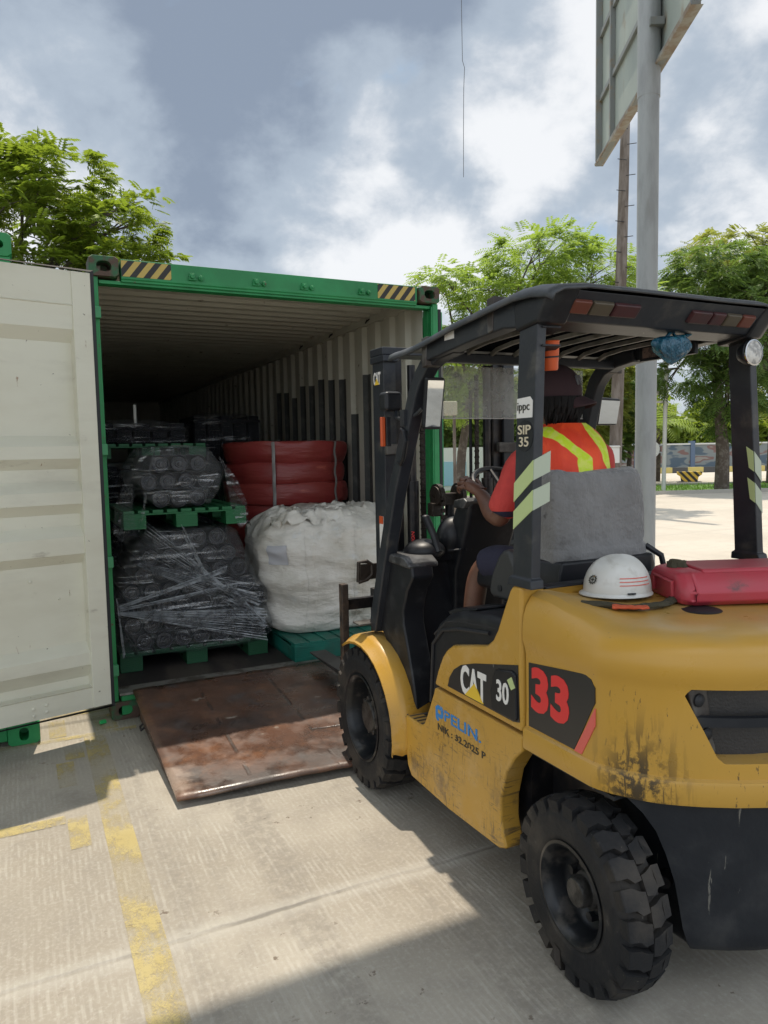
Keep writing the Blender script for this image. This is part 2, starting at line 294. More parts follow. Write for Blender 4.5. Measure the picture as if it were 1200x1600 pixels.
REDS = pm('red_stripe_vinyl', (0.72, 0.13, 0.10), .45)
CATY = pm('yellow_lettering', (0.78, 0.52, 0.04), .5)
BLUET = pm('blue_lettering', (0.03, 0.22, 0.55), .5, dirt=[((0.55, 0.33, 0.08), 34, .60, .64)])
BLACKT = pm('black_lettering', (0.03, 0.028, 0.02), .5, dirt=[((0.55, 0.33, 0.08), 40, .62, .66)])
CREAMT = pm('cream_lettering', (0.66, 0.58, 0.42), .5)
REFLY = pm('pale_green_reflective_tape', (0.52, 0.62, 0.28), .35)
REFLG = pm('grey_reflective_tape', (0.42, 0.47, 0.36), .35)
GREY_F = pm('grey_seat_fabric', (0.21, 0.205, 0.20), .95, var=((0.165, 0.16, 0.155), 3.5, .4, .7), dirt=[((0.05, 0.045, 0.04), 9, .64, .75)], bump=[(90, .35, (.15, 1, 1), .004), (7, .8, (1, 1, 1), .06), (3, .5, (1, 1, .6), .08)], sheen=.3)
SKIN = pm('brown_skin', (0.155, 0.072, 0.045), .5, var=((0.12, 0.055, 0.034), 12, .4, .7), bump=(70, .1))
def hem(T, o, c, b):
    x, y, z = T.sep(o); side_ = T.ramp(T.math('ABSOLUTE', T.math('ADD', x, .02)), .195, .20)
    k1 = T.math('MULTIPLY', T.ramp(z, 1.392, 1.394), T.ramp(z, 1.420, 1.418)); return T.mix(T.math('MULTIPLY', k1, side_), c, (0.02, 0.02, 0.045, 1))
SHIRT = pm('red_shirt_cotton', (0.58, 0.060, 0.050), .85, var=((0.48, 0.045, 0.042), 6, .4, .7), bump=(9, .6, (1, 1, .5), .04), extra=hem)
NAVY = pm('navy_cloth', (0.022, 0.022, 0.045), .85, bump=(10, .5, (1, 1, 1), .02))
CAPM = pm('black_cap_cloth', (0.045, 0.022, 0.026), .9, bump=(120, .3, (1, 1, 1), .003))
HAIR = pm('black_hair', (0.006, 0.005, 0.005), .65, spec=.25, bump=(60, .8, (1, 1, .15), .01))
HELM = pm('white_helmet_shell', (0.62, 0.61, 0.57), .35, var=((0.50, 0.48, 0.43), 14, .5, .7), coat=.2)
REDBOX = pm('faded_red_plastic', (0.43, 0.042, 0.062), .42, var=((0.36, 0.06, 0.07), 6, .4, .7), dirt=[((0.10, 0.05, 0.05), 11, .60, .74), ((0.40, 0.25, 0.22), 4, .62, .8)], bump=(9, .2))
CLOTH = pm('dark_olive_cloth', (0.055, 0.048, 0.028), .95, bump=(40, .7))
ORANGE = pm('orange_plastic', (0.62, 0.10, 0.025), .4, var=((0.60, 0.10, 0.03), 10, .4, .7))
REDLENS = pm('dusty_red_lens', (0.055, 0.012, 0.014), .45, var=((0.035, 0.014, 0.016), 20, .4, .7))
AMBLENS = pm('dusty_amber_lens', (0.12, 0.030, 0.016), .45)
CLRLENS = pm('dusty_clear_lens', (0.075, 0.060, 0.038), .45)
MIRROR = pm('mirror_glass', (0.85, 0.86, 0.86), .02, metal=1.0)
BIGBAG = pm('white_woven_sack', (0.74, 0.71, 0.65), .42, var=((0.55, 0.52, 0.45), 3, .4, .7), dirt=[((0.28, 0.24, 0.19), 6, .60, .78), ((0.72, 0.72, 0.70), 5, .58, .72)], bump=[(5.0, .8, (.8, .8, 2.0), .05), (14, .35, (.8, .8, 1.4), .02), (220, .25, (1, 1, 1), .002)])
BAGTOP = BIGBAG
POUCH = pm('clear_document_pouch', (0.50, 0.50, 0.53), .2)
TEAL = pm('teal_pallet_plastic', (0.012, 0.175, 0.13), .5, var=((0.03, 0.13, 0.10), 6, .4, .7))
PALG = pm('green_pallet_plastic', (0.015, 0.14, 0.048), .5, var=((0.012, 0.12, 0.04), 6, .4, .7))
REDCOIL = pm('red_wrapped_coil', (0.235, 0.036, 0.030), .42, var=((0.24, 0.03, 0.028), 4, .4, .65), dirt=[((0.50, 0.13, 0.09), 3, .60, .75, (.6, .6, 3))], bump=[(5, .7, (.5, .5, 2.2), .03)])
ROLLER = pm('black_roller_paint', (0.012, 0.013, 0.017), .35, var=((0.035, 0.035, 0.04), 14, .5, .7))
CARTON = pm('brown_carton', (0.22, 0.13, 0.07), .85)
FLOOR = pm('worn_container_floor', (0.040, 0.034, 0.034), .55, var=((0.085, 0.07, 0.06), 4, .45, .65, (1, .3, 1)), dirt=[((0.16, 0.14, 0.12), 18, .66, .74, (.3, 2, 1))], bump=(12, .3, (1, .3, 1)))
SILL = pm('scraped_sill_steel', (0.27, 0.255, 0.235), .5, metal=.3, var=((0.12, 0.10, 0.085), 9, .45, .62), bump=(20, .4))
STRIPD = pm('dark_wall_strip', (0.055, 0.058, 0.055), .7, var=((0.10, 0.10, 0.09), 6, .5, .7))
GALV = pm('galvanised_pole', (0.30, 0.315, 0.32), .55, metal=.15, var=((0.24, 0.25, 0.255), 8, .4, .7, (1, 1, .25)), dirt=[((0.20, 0.19, 0.17), 4, .58, .75, (1, 1, .2))])
SIGNB = pm('sign_back_panel', (0.30, 0.335, 0.30), .6, var=((0.25, 0.28, 0.26), 1.4, .4, .7, (1, 1, .5)), dirt=[((0.22, 0.19, 0.14), 3, .6, .75, (1, 1, .4))])
SIGNF = pm('sign_frame_steel', (0.17, 0.18, 0.175), .55, var=((0.20, 0.155, 0.10), 5, .52, .7))
WOODP = pm('weathered_pole', (0.17, 0.145, 0.125), .9, var=((0.09, 0.07, 0.055), 5, .4, .6, (1, 1, .2)), bump=(14, .7, (1, 1, .1)))
PLWHITE = pm('painted_metal_white', (0.55, 0.55, 0.52), .5)
BARK = pm('tree_bark', (0.075, 0.058, 0.045), .95, var=((0.14, 0.12, 0.10), 7, .45, .65), bump=(16, .8, (1, 1, .3)))
BLUEB = pm('blue_plastic_bag', (0.006, 0.085, 0.15), .18, var=((0.01, 0.16, 0.22), 14, .5, .65), spec=.8, bump=(26, 1.0, (1, 1, .4), .05))
GLASSC = None

# ------------------------------------------------------------------ mesh helpers
class MB:
    def __init__(s): s.v = []; s.f = []
    def add(s, vs, fs):
        n = len(s.v); s.v += [tuple(v) for v in vs]; s.f += [tuple(i+n for i in f) for f in fs]; return s
    def box(s, x0, x1, y0, y1, z0, z1, M=None):
        vs = [(x, y, z) for z in (z0, z1) for y in (y0, y1) for x in (x0, x1)]
        if M is not None: vs = [M @ Vector(v) for v in vs]
        return s.add(vs, [(0, 2, 3, 1), (4, 5, 7, 6), (0, 1, 5, 4), (2, 6, 7, 3), (0, 4, 6, 2), (1, 3, 7, 5)])
    def prism(s, poly, ax, a, b):
        """polygon in the plane across axis ax ('x': (y,z), 'y': (x,z), 'z': (x,y)) swept from a to b"""
        def P(p, t): return {'x': (t, p[0], p[1]), 'y': (p[0], t, p[1]), 'z': (p[0], p[1], t)}[ax]
        n = len(poly); area = sum(poly[i][0]*poly[(i+1) % n][1]-poly[(i+1) % n][0]*poly[i][1] for i in range(n))
        flip = (area < 0) ^ (ax == 'y') ^ (b < a)
        vs = [P(p, a) for p in poly] + [P(p, b) for p in poly]
        fs = [tuple(range(n-1, -1, -1)), tuple(range(n, 2*n))] + [(i, (i+1) % n, n+(i+1) % n, n+i) for i in range(n)]
        if flip: fs = [tuple(reversed(f)) for f in fs]
        return s.add(vs, fs)
    def loft(s, rings, closed=True, cap0=True, cap1=True):
        n = len(rings[0]); vs = [v for r in rings for v in r]; fs = []
        for k in range(len(rings)-1):
            for i in range(n if closed else n-1):
                j = (i+1) % n; fs.append((k*n+i, k*n+j, (k+1)*n+j, (k+1)*n+i))
        if closed and cap0: fs.append(tuple(range(n-1, -1, -1)))
        if closed and cap1: m = (len(rings)-1)*n; fs.append(tuple(m+i for i in range(n)))
        return s.add(vs, fs)
    def tube(s, pts, r, n=10, cap=True, loop=False, sq=None):
        pts = [Vector(p) for p in pts]; rs = r if isinstance(r, (list, tuple)) else [r]*len(pts); rings = []; ref = None
        for i, p in enumerate(pts):
            if loop: d = pts[(i+1) % len(pts)]-pts[i-1]
            else: d = pts[min(i+1, len(pts)-1)]-pts[max(i-1, 0)]
            d.normalize()
            if ref is None: ref = Vector((0, 0, 1)) if abs(d.z) < .9 else Vector((1, 0, 0))
            a = ref - d*ref.dot(d)
            if a.length < 1e-4: a = d.orthogonal()
            a.normalize(); b = d.cross(a); ref = a
            if sq: rings.append([p + a*u*sq[1]*.5 + b*w*sq[0]*.5 for u, w in ((1, 1), (1, -1), (-1, -1), (-1, 1))])
            else: rings.append([p + (a*math.cos(q)+b*math.sin(q))*rs[i] for q in [2*math.pi*k/n for k in range(n)]])
        if loop: rings.append(rings[0]); cap = False
        return s.loft(rings, True, cap, cap)
    def cyl(s, p0, p1, r, r1=None, n=16): return s.tube([p0, p1], [r, r if r1 is None else r1], n)
    def lathe(s, prof, o, ax, n=32, cap=True):
        """prof [(radius, distance along ax)]"""
        o = Vector(o); ax = Vector(ax).normalized(); a = ax.orthogonal().normalized(); b = ax.cross(a)
        rings = [[o + ax*h + (a*math.cos(2*math.pi*k/n)+b*math.sin(2*math.pi*k/n))*max(r, 1e-4) for k in range(n)] for r, h in prof]
        return s.loft(rings, True, cap, cap)
    def ellipsoid(s, c, rad, nu=24, nv=14, z0=-1.0, z1=1.0, M=None):
        rings = []
        for k in range(nv+1):
            t = z0+(z1-z0)*k/nv; th = math.asin(max(-1, min(1, t))) if False else None
            a0, a1 = math.asin(z0), math.asin(z1); a = a0+(a1-a0)*k/nv
            ring = []
            for i in range(nu):
                q = 2*math.pi*i/nu; v = Vector((math.cos(q)*max(math.cos(a), 1e-4)*rad[0], math.sin(q)*max(math.cos(a), 1e-4)*rad[1], math.sin(a)*rad[2]))
                if M is not None: v = M @ v
                ring.append(Vector(c)+v)
            rings.append(ring)
        return s.loft(rings)
    def xf(s, M): s.v = [tuple(M @ Vector(v)) for v in s.v]; return s
    def build(s, name, mat=None, parent=None, bevel=0, ang=35, seg=2, flat=False, sub=0):
        me = bpy.data.meshes.new(name); me.from_pydata(s.v, [], s.f); me.update()
        bm = bmesh.new(); bm.from_mesh(me); bmesh.ops.recalc_face_normals(bm, faces=bm.faces); bm.to_mesh(me); bm.free()
        if mat: me.materials.append(mat)
        o = bpy.data.objects.new(name, me); COL.objects.link(o)
        if parent: o.parent = parent
        if not flat: me.polygons.foreach_set('use_smooth', [True]*len(me.polygons))
        if bevel:
            b = o.modifiers.new('bevel', 'BEVEL'); b.width = bevel; b.segments = seg; b.limit_method = 'ANGLE'; b.angle_limit = R(ang); b.harden_normals = True
        elif not flat: me.set_sharp_from_angle(angle=R(ang))
        if sub: sm = o.modifiers.new('sub', 'SUBSURF'); sm.levels = sm.render_levels = sub
        return o

def tag(o, label, cat, group=None, kind=None):
    if label: o['label'] = label
    if cat: o['category'] = cat
    if group: o['group'] = group
    if kind: o['kind'] = kind
    return o
def thing(name, label, cat, loc=(0, 0, 0), rot=0.0, group=None):
    o = bpy.data.objects.new(name, None); COL.objects.link(o); o.location = loc; o.rotation_euler = (0, 0, rot); o.empty_display_size = .1
    return tag(o, label, cat, group)
def struct(o): o['kind'] = 'structure'; return o
def W2(x, y, z=0): return CT + EX*x + EY*y + EZ*z        # yard coordinates (container mouth) -> world
def copy_of(o, parent):
    c = o.copy(); COL.objects.link(c); c.parent = parent; return c

def text_mesh(name, s, mat, parent, box, frame, depth=.0016, bold=.02, aspect_keep=False):
    """letters fitted into box=(u0,v0,u1,v1) on the plane frame=(origin, U, V); they stand depth proud of it"""
    cu = bpy.data.curves.new(name, 'FONT'); cu.body = s; cu.extrude = .001; cu.offset = bold; cu.resolution_u = 3; cu.align_x = 'CENTER'; cu.space_line = .8
    tmp = bpy.data.objects.new('tmp', cu); COL.objects.link(tmp)
    dg = bpy.context.evaluated_depsgraph_get(); me = bpy.data.meshes.new_from_object(tmp.evaluated_get(dg))
    bpy.data.objects.remove(tmp); bpy.data.curves.remove(cu)
    xs = [v.co.x for v in me.vertices]; ys = [v.co.y for v in me.vertices]
    x0, x1, y0, y1 = min(xs), max(xs), min(ys), max(ys); u0, v0, u1, v1 = box; o_, U, V = [Vector(q) for q in frame]; N = U.cross(V).normalized()
    for v in me.vertices:
        a = u0+(v.co.x-x0)/(x1-x0)*(u1-u0); b = v0+(v.co.y-y0)/(y1-y0)*(v1-v0)
        v.co = o_+U*a+V*b+N*(depth if v.co.z > 0 else -.001)
    me.name = name; me.materials.clear(); me.materials.append(mat)
    o = bpy.data.objects.new(name, me); COL.objects.link(o); o.parent = parent; return o
def skin_mesh(name, chains, mat, parent, root, sub=2):
    """chains: lists of (x,y,z,r[,r2]); joints with equal coordinates are shared"""
    vs = []; key = {}; rad = []; es = []
    for ch in chains:
        prev = None
        for p in ch:
            k = tuple(round(c, 4) for c in p[:3])
            if k not in key: key[k] = len(vs); vs.append(p[:3]); rad.append((p[3], p[4] if len(p) > 4 else p[3]))
            i = key[k]
            if prev is not None and prev != i and (prev, i) not in es: es.append((prev, i))
            prev = i
    me = bpy.data.meshes.new(name); me.from_pydata(vs, es, []); o = bpy.data.objects.new(name, me); COL.objects.link(o)
    sk = o.modifiers.new('skin', 'SKIN'); sk.use_smooth_shade = True; ss = o.modifiers.new('sub', 'SUBSURF'); ss.levels = ss.render_levels = sub
    layer = me.skin_vertices[0] if me.skin_vertices else me.skin_vertices.new()
    for i, r_ in enumerate(rad): layer.data[i].radius = r_; layer.data[i].use_root = False
    layer.data[root].use_root = True
    dg = bpy.context.evaluated_depsgraph_get(); m2 = bpy.data.meshes.new_from_object(o.evaluated_get(dg))
    o.modifiers.clear(); o.data = m2; bpy.data.meshes.remove(me); m2.name = name; m2.materials.clear(); m2.materials.append(mat)
    m2.polygons.foreach_set('use_smooth', [True]*len(m2.polygons)); o.parent = parent; return o

# ================================================================== SETTING
def sheet(name, poly, z, mat, loc=CT, rot=YAW):
    b = MB(); b.add([(x, y, z) for x, y in poly], [tuple(range(len(poly)))]); o = b.build(name, mat, None, flat=True); o.location = loc; o.rotation_euler = (0, 0, rot); return struct(o)
sheet('ground', [(-300, -60), (300, -60), (300, 400), (-300, 400)], 0, CONC)
marks = MB()
for x0, x1, y0, y1 in ((-.186, -.066, -3.6, -.215), (-.37, -.275, -.135, .17), (-.11, .02, -.135, .15), (-.9, .12, -.205, -.150), (-.35, -.262, -.88, -.55), (-.62, -.335, -1.285, -1.20), (-.33, -.245, -1.54, -1.24), (-.30, -.20, -.52, -.36), (-3.2, -.62, -1.285, -1.20), (-.8, .0, .22, .30)):
    n = 1
    marks.add([(x0, y0, .004), (x1, y0, .004), (x1, y1, .004), (x0, y1, .004)], [(0, 1, 2, 3)])
o = marks.build('yellow_markings', YPAINT, None, flat=True); o.location = CT; o.rotation_euler = (0, 0, YAW); struct(o)

def arc_pts(n): return [2*math.pi*k/n for k in range(n)]
def holed_plate(mb, o_, U, V, N, w, h, hw, hh, depth, rr=.3, n=24):
    """w x h block face at o_ (centre) with a rounded hole hw x hh going depth deep along -N; the block's sides go back too"""
    o_, U, V, N = [Vector(q) for q in (o_, U, V, N)]
    def sq(a, W_, H_, p):
        c, s_ = math.cos(a), math.sin(a); k = (abs(c)**p+abs(s_)**p)**(-1/p); return (c*k*W_/2, s_*k*H_/2)
    A = [sq(a+math.pi/n, w, h, 14) for a in arc_pts(n)]; B = [sq(a+math.pi/n, hw, hh, 2.6) for a in arc_pts(n)]
    P = lambda q, d: o_+U*q[0]+V*q[1]-N*d
    mb.loft([[P(q, depth) for q in A], [P((q[0], q[1]), .006) for q in A], [P((q[0]*.96, q[1]*.96), 0) for q in A], [P((q[0]*1.03, q[1]*1.03), 0) for q in B], [P(q, .006) for q in B], [P(q, depth*.8) for q in B]], True, True, True)

# ------------------------------------------------------------------ open container
CW, CH, CL = 2.438, 2.896, 12.19
cont = thing('shipping_container', 'open green shipping container with beige inside, loaded with pallets, behind the forklift', 'container', CT, YAW)
hd = MB(); hd.prism([(0.012, 2.75), (0.012, 2.762), (.004, 2.768), (.004, 2.885), (.10, 2.885), (.10, 2.75)], 'x', .18, CW-.18)
hd.box(.05, CW-.05, .03, .12, 2.735, 2.757)
hdo = hd.build('header_rail', GREEN, cont, bevel=.003)
for x in (.612, 1.033, 1.371, 1.805):
    b = MB(); b.prism([(x-.028, 2.79), (x+.028, 2.79), (x+.015, 2.835), (x-.015, 2.835)], 'y', -.012, .004); b.cyl((x, -.03, 2.812), (x, .0, 2.812), .014)
    b.cyl((x+.055, -.022, 2.806), (x+.055, .0, 2.806), .016); b.cyl((x+.055, -.03, 2.806), (x+.055, -.02, 2.806), .008); b.build('lashing_lug', GREEN, hdo, bevel=.003)
HAZ = stripes('hazard_stripes', (0.50, 0.37, 0.09), (0.018, 0.016, 0.014), 15.5, R(-38), 'XZ')
for x0, x1 in ((.182, .482), (1.935, 2.24)):
    b = MB(); b.box(x0, x1, .0015, .004, 2.782 if x0 < 1 else 2.778, 2.878); b.build('hazard_decal', HAZ, hdo, flat=True)
for sx_, x in ((0, .081), (1, CW-.081)):
    b = MB(); holed_plate(b, (x, -.012, CH-.064), (1, 0, 0), (0, 0, 1), (0, -1, 0), .172, .122, .085, .062, .17); b.build('corner_casting', CASTM, cont)
    b = MB(); holed_plate(b, (x, -.008, .059), (1, 0, 0), (0, 0, 1), (0, -1, 0), .172, .118, .085, .062, .17); b.build('corner_casting', CASTM, cont)
for x0, x1 in ((0, .045), (CW-.045, CW)):
    b = MB(); b.box(x0, x1, .01, .09, .119, CH-.125); b.box(x0-.0, x1, .09, .16, .119, CH-.125)
    if x0 > 1: b.box(x0-.012, x0, .012, .03, .14, 2.75)
    po = b.build('corner_post', GREEN, cont, bevel=.004)
    if x0 < 1:
        for z in (.33, 1.02, 1.72, 2.55): hb = MB(); hb.box(.005, .05, -.035, .008, z-.035, z+.035); hb.build('hinge_lug', GREENL, po, bevel=.006)
b = MB(); b.box(.06, CW-.06, .004, .13, .02, .152); b.build('sill_beam', GREEN, cont, bevel=.005)
b = MB(); b.box(.05, CW-.05, -.004, .15, .154, .170); b.build('sill_plate', SILL, cont, bevel=.003)
b = MB(); b.box(.05, CW-.05, .152, CL-.05, .120, .164)
for i in range(1, 8): b.box(.06, CW-.06, .152+i*1.45, .160+i*1.45, .164, .1655)
b.build('floor', FLOOR, cont, flat=True)
# corrugated walls, roof
def corr(y0, y1, pitch, fl, sl, dpt):
    out = []; y = y0
    while y < y1:
        out += [(y, 0), (y+fl, 0), (y+fl+sl, dpt), (y+2*fl+sl, dpt)]; y += pitch
    return [(min(a, y1), d_) for a, d_ in out]
cw = corr(.16, CL-.03, .278, .104, .035, .036)
for s_, nm in ((0, 'side_wall'), (1, 'side_wall')):
    b = MB(); f_ = (lambda d_: .04+.0+(.036-d_)) if s_ == 0 else (lambda d_: CW-.04-(.036-d_))
    f_ = (lambda d_: .052-d_) if s_ == 0 else (lambda d_: CW-.052+d_)
    zs = [.165, .9, 1.7, 2.80]
    rings = [[(f_(d_), y, z) for y, d_ in cw] for z in zs]; b.loft(rings, closed=False)
    w_ = b.build(nm, BEIGE, cont, flat=True); sol = w_.modifiers.new('thickness', 'SOLIDIFY'); sol.thickness = .004; sol.offset = 0
    r_ = MB(); x0 = .012 if s_ == 0 else CW-.075; r_.box(x0, x0+.063, .12, CL-.05, 2.792, 2.87); r_.build('top_rail', BEIGE, w_, bevel=.004)
    r_ = MB(); x0 = .0 if s_ == 0 else CW-.05; r_.box(x0, x0+.05, .16, CL-.05, .05, .20); r_.build('bottom_rail', GREEN, w_, bevel=.004)
    if s_ == 1:
        tops = [2.30, 2.34, 2.37, 2.03, 2.38, 2.40, 2.43, 2.39, 2.41, 2.3, 2.38, 2.4]
        for k, tp in enumerate(tops):
            y = .16+.278*(k+1); d_ = MB(); d_.loft([[(CW-.0185, y+.165, z), (CW-.0185, y+.242, z), (CW-.0545, y+.2765, z)] for z in (.25, tp)], closed=False); d_.build('dark_strip', STRIPD, w_, flat=True)  # dark strips over the recesses and far slopes of the corrugation
        for k in range(3): d_ = MB(); d_.tube([(CW-.078, 1.05+k*.85, 2.83), (CW-.10, 1.06+k*.85, 2.81), (CW-.10, 1.09+k*.85, 2.80), (CW-.078, 1.10+k*.85, 2.83)], .006, 6); d_.build('lashing_ring', STEEL, w_)
b = MB(); cr = corr(.12, CL-.03, .209, .07, .0345, .022)
b.box(.01, CW-.01, .10, CL, 2.872, 2.876); b.build('roof_skin', BEIGE, cont, flat=True); b = MB()
b.loft([[(x, y, 2.866-d_) for y, d_ in cr] for x in (.04, 1.2, CW-.04)], closed=False)
rf = b.build('roof', BEIGE, cont, flat=True); sol = rf.modifiers.new('thickness', 'SOLIDIFY'); sol.thickness = .004; sol.offset = 1
b = MB(); b.box(.0, CW, CL-.04, CL+.02, .02, 2.89); b.build('end_wall', BEIGE, cont, flat=True)
# gasket line seen on the left inside edge
# left door, swung round to the outside (its inner face towards us)
dr = MB(); hinge = Matrix.Translation((-.012, -.25, 0)) @ Matrix.Rotation(R(180+13), 4, 'Z')
# local door frame: x along the leaf away from the hinge, +y is the inner face (towards camera)
prof = [(2.724, 0), (2.54, 0), (2.535, .006), (2.53, 0), (2.47, -.004), (2.40, -.004), (2.33, -.062), (1.80, -.062), (1.74, -.004), (1.67, -.004), (1.61, -.058), (1.54, -.058), (1.48, -.004), (1.41, -.004), (1.35, -.058), (1.28, -.058), (1.22, -.004), (1.12, -.004), (1.06, -.062), (.59, -.062), (.53, -.004), (.46, -.004), (.38, -.055), (.330, -.055), (.325, .006), (.318, .0), (.198, 0)]
DL = 1.19; pan = MB(); pan.loft([[(x, d_, z) for z, d_ in prof] for x in (.115, .5, DL-.115)], closed=False)
door = pan.build('door', DOORM, cont, flat=True); door.matrix_local = hinge
sol = door.modifiers.new('thickness', 'SOLIDIFY'); sol.thickness = .02; sol.offset = 1 if False else -1
st = MB(); st.box(.012, .118, -.066, .010, .198, 2.724); st.box(DL-.118, DL-.012, -.05, .010, .198, 2.724); st.build('door_stile', DOORM, door, bevel=.004)
st = MB(); st.box(.118, DL-.118, -.080, -.074, .198, 2.724); st.box(.118, DL-.118, -.05, -.001, 2.70, 2.7235); st.box(.118, DL-.118, -.05, -.001, .1985, .22); st.build('outer_skin', GREEN, door, flat=True)
g = MB()
g.tube([(0.004, .004, .186), (0.004, .004, 2.736), (DL-.004, .004, 2.736), (DL-.004, .004, .186)], .01, loop=True, sq=(.014, .022)); g.build('door_gasket', RUBBER, door)
for (x, z, r_) in ((.375, .275, .011), (.445, .265, .011), (.375, .235, .011), (.445, .225, .011), (.41, .98, .012), (.26, .86, .006), (.20, .88, .006)):
    q = MB(); q.lathe([(r_, 0), (r_*.85, .006), (.001, .010)], (x, -.001 if z < .3 else -.063, z), (0, 1, 0), 10); q.build('rivet', DOORM, door)
# right door, folded right back along the outside of the container
b = MB(); b.box(CW+.012, CW+.05, .03, 1.20, .16, 2.72); rd = b.build('door', GREEN, cont, bevel=.006)
g = MB(); g.box(CW+.006, CW+.030, .016, .028, .15, 2.735); g.build('door_gasket', RUBBER, rd)
g = MB(); g.cyl((CW+.066, .35, .15), (CW+.066, .35, 2.78), .014); g.cyl((CW+.066, .75, .15), (CW+.066, .75, 2.78), .014); g.build('lock_rod', GALV, rd)

# ------------------------------------------------------------------ neighbouring container, closed
nb = thing('shipping_container', 'closed green shipping container standing left of the open one, mostly hidden by its beige door', 'container', W2(-2.86, -.155), YAW)
for x in (.081, 2.357):
    b = MB(); holed_plate(b, (x, 0, CH-.059+.03), (1, 0, 0), (0, 0, 1), (0, -1, 0), .172, .13, .09, .05, .17); b.build('corner_casting', GREEN, nb)
    b = MB(); holed_plate(b, (x, 0, .066), (1, 0, 0), (0, 0, 1), (0, -1, 0), .172, .13, .05, .075, .17); b.build('corner_casting', GREEN, nb)
    b = MB(); b.box(x-.075, x+.075, .01, .17, .13, CH-.09); b.build('corner_post', GREEN, nb, bevel=.005)
b = MB(); b.box(.16, 2.27, .02, .16, CH-.12, CH+.0); b.build('header_rail', GREEN, nb, bevel=.005)
b = MB(); b.box(.16, 2.27, .02, .16, .03, .16); b.build('sill_beam', GREEN, nb, bevel=.005)
for x0 in (.16, 1.22):
    b = MB(); b.box(x0, x0+1.05, .06, .1, .165, CH-.125); dd = b.build('door', GREEN, nb, bevel=.006)
    for xx in (.25, .75): g = MB(); g.cyl((x0+xx, .035, .1), (x0+xx, .035, CH-.05), .016); g.build('lock_rod', GALV, dd)
for x0 in (.03, CW-.07):
    b = MB(); b.loft([[(x0+d_, y, z) for y, d_ in cw] for z in (.13, 1.5, CH-.07)], closed=False); b.build('side_wall', GREEN, nb, flat=True)
    b = MB(); b.box(x0-.02, x0+.05, .17, CL, CH-.10, CH); b.build('top_rail', GREEN, nb, bevel=.005)
b = MB(); b.box(.03, CW-.03, .17, CL, CH-.09, CH-.06); b.build('roof', GREEN, nb, flat=True)
b = MB(); b.box(.03, CW-.03, CL-.05, CL, .1, CH-.09); b.build('end_wall', GREEN, nb, flat=True)

# ------------------------------------------------------------------ dock ramp
rp = thing('loading_ramp', 'rusty steel loading ramp leading up to the container sill', 'ramp', CT, YAW)
NX, NY = 44, 34; b = MB(); tops = []
xl, xr = .128, 2.22
for j in range(NY+1):
    v = j/NY; row = []
    for i in range(NX+1):
        u = i/NX; x = xl+(xr-xl)*u + (1-v)*.02*(1-u); y0 = -1.375-.115*min(u*1.2, 1); y = y0+(-.012-y0)*v
        z = .055+.135*v+.006*noise.noise(Vector((x*2.2, y*2.2, 1)))+.004*noise.noise(Vector((x*7, y*7, 4))) - .012*math.exp(-((u*(xr-xl)-.05)**2+(v*1.3)**2)*20)
        row.append((x, y + (.006*noise.noise(Vector((x*9, 0, 2))) if j == 0 else 0), z))
    tops.append(row)
for j in range(NY):
    b.loft([tops[j], tops[j+1]], closed=False)
bm = bmesh.new()
pl = b.build('ramp_plate', RUST, rp, ang=60)
bm.from_mesh(pl.data); bmesh.ops.remove_doubles(bm, verts=bm.verts, dist=1e-5); bmesh.ops.recalc_face_normals(bm, faces=bm.faces)
if sum(f.normal.z for f in bm.faces) < 0: bmesh.ops.reverse_faces(bm, faces=bm.faces)
bm.to_mesh(pl.data); bm.free(); sol = pl.modifiers.new('thickness', 'SOLIDIFY'); sol.thickness = .016; sol.offset = -1
for x in (.16, .52, .98, 1.45, 2.15):
    b = MB(); b.prism([(-1.25, .0), (-1.25, .045), (-.05, .158), (-.05, .0)], 'x', x, x+.012); b.build('rib', RUST, rp, flat=True)
b = MB(); b.box(.3, 2.1, -.04, -.02, .0, .155); b.build('rear_beam', RUST, rp, flat=True)
b = MB(); b.tube([(.132, -.42, .10), (.112, -.42, .085), (.112, -.47, .08), (.132, -.47, .095)], .007, 8); b.build('lifting_ring', STEEL, rp)

# ------------------------------------------------------------------ pallets
def pallet(name, label, x, y, z, w, d, h, mat, rot=0.0, group=None, solid=False):
    p = thing(name, label, 'pallet', W2(x, y, z), YAW+rot, group)
    b = MB(); ns = 9
    if solid: b.box(0, w, 0, d, h-.018, h-.008)
    for i in range(ns): a = i*(w+.02)/ns; b.box(a, a+w/ns-.022, 0, d, h-.008 if solid else h-.022, h)
    for yy in (0, d*.5-.04, d-.08): b.box(0, w, yy, yy+.08, h-.034, h-.0225 if not solid else h-.019)
    b.build('deck', mat, p, bevel=.003)
    bs = None
    for i, xx in enumerate((0, w/2-.075, w-.15)):
        for j, yy in enumerate((0, d/2-.075, d-.15)):
            c = MB(); c.box(0, .15, 0, .15, 0, h-.056)
            for q in range(5): c.box(-.002, .152, -.002, .152, .008+q*(h-.07)/5, .011+q*(h-.07)/5)
            if bs is None: bs = c.build('block', mat, p, bevel=.004); bs.location = (xx, yy, .022)
            else: k = copy_of(bs, p); k.location = (xx, yy, .022)
    if solid:   # closed bin-like sides with ribs
        c = MB(); c.box(0, w, 0, .008, .0, h-.034); c.box(0, .008, .008, d, .0, h-.034)
        c.build('side_panel', mat, p, bevel=.002)
    rb = None
    for xx in (0, w/2-.075, w-.15):
        c = MB(); c.box(0, .15, 0, d, 0, .022)
        if rb is None: rb = c.build('runner', mat, p, bevel=.003); rb.location = (xx, 0, 0)
        else: k = copy_of(rb, p); k.location = (xx, 0, 0)
    return p
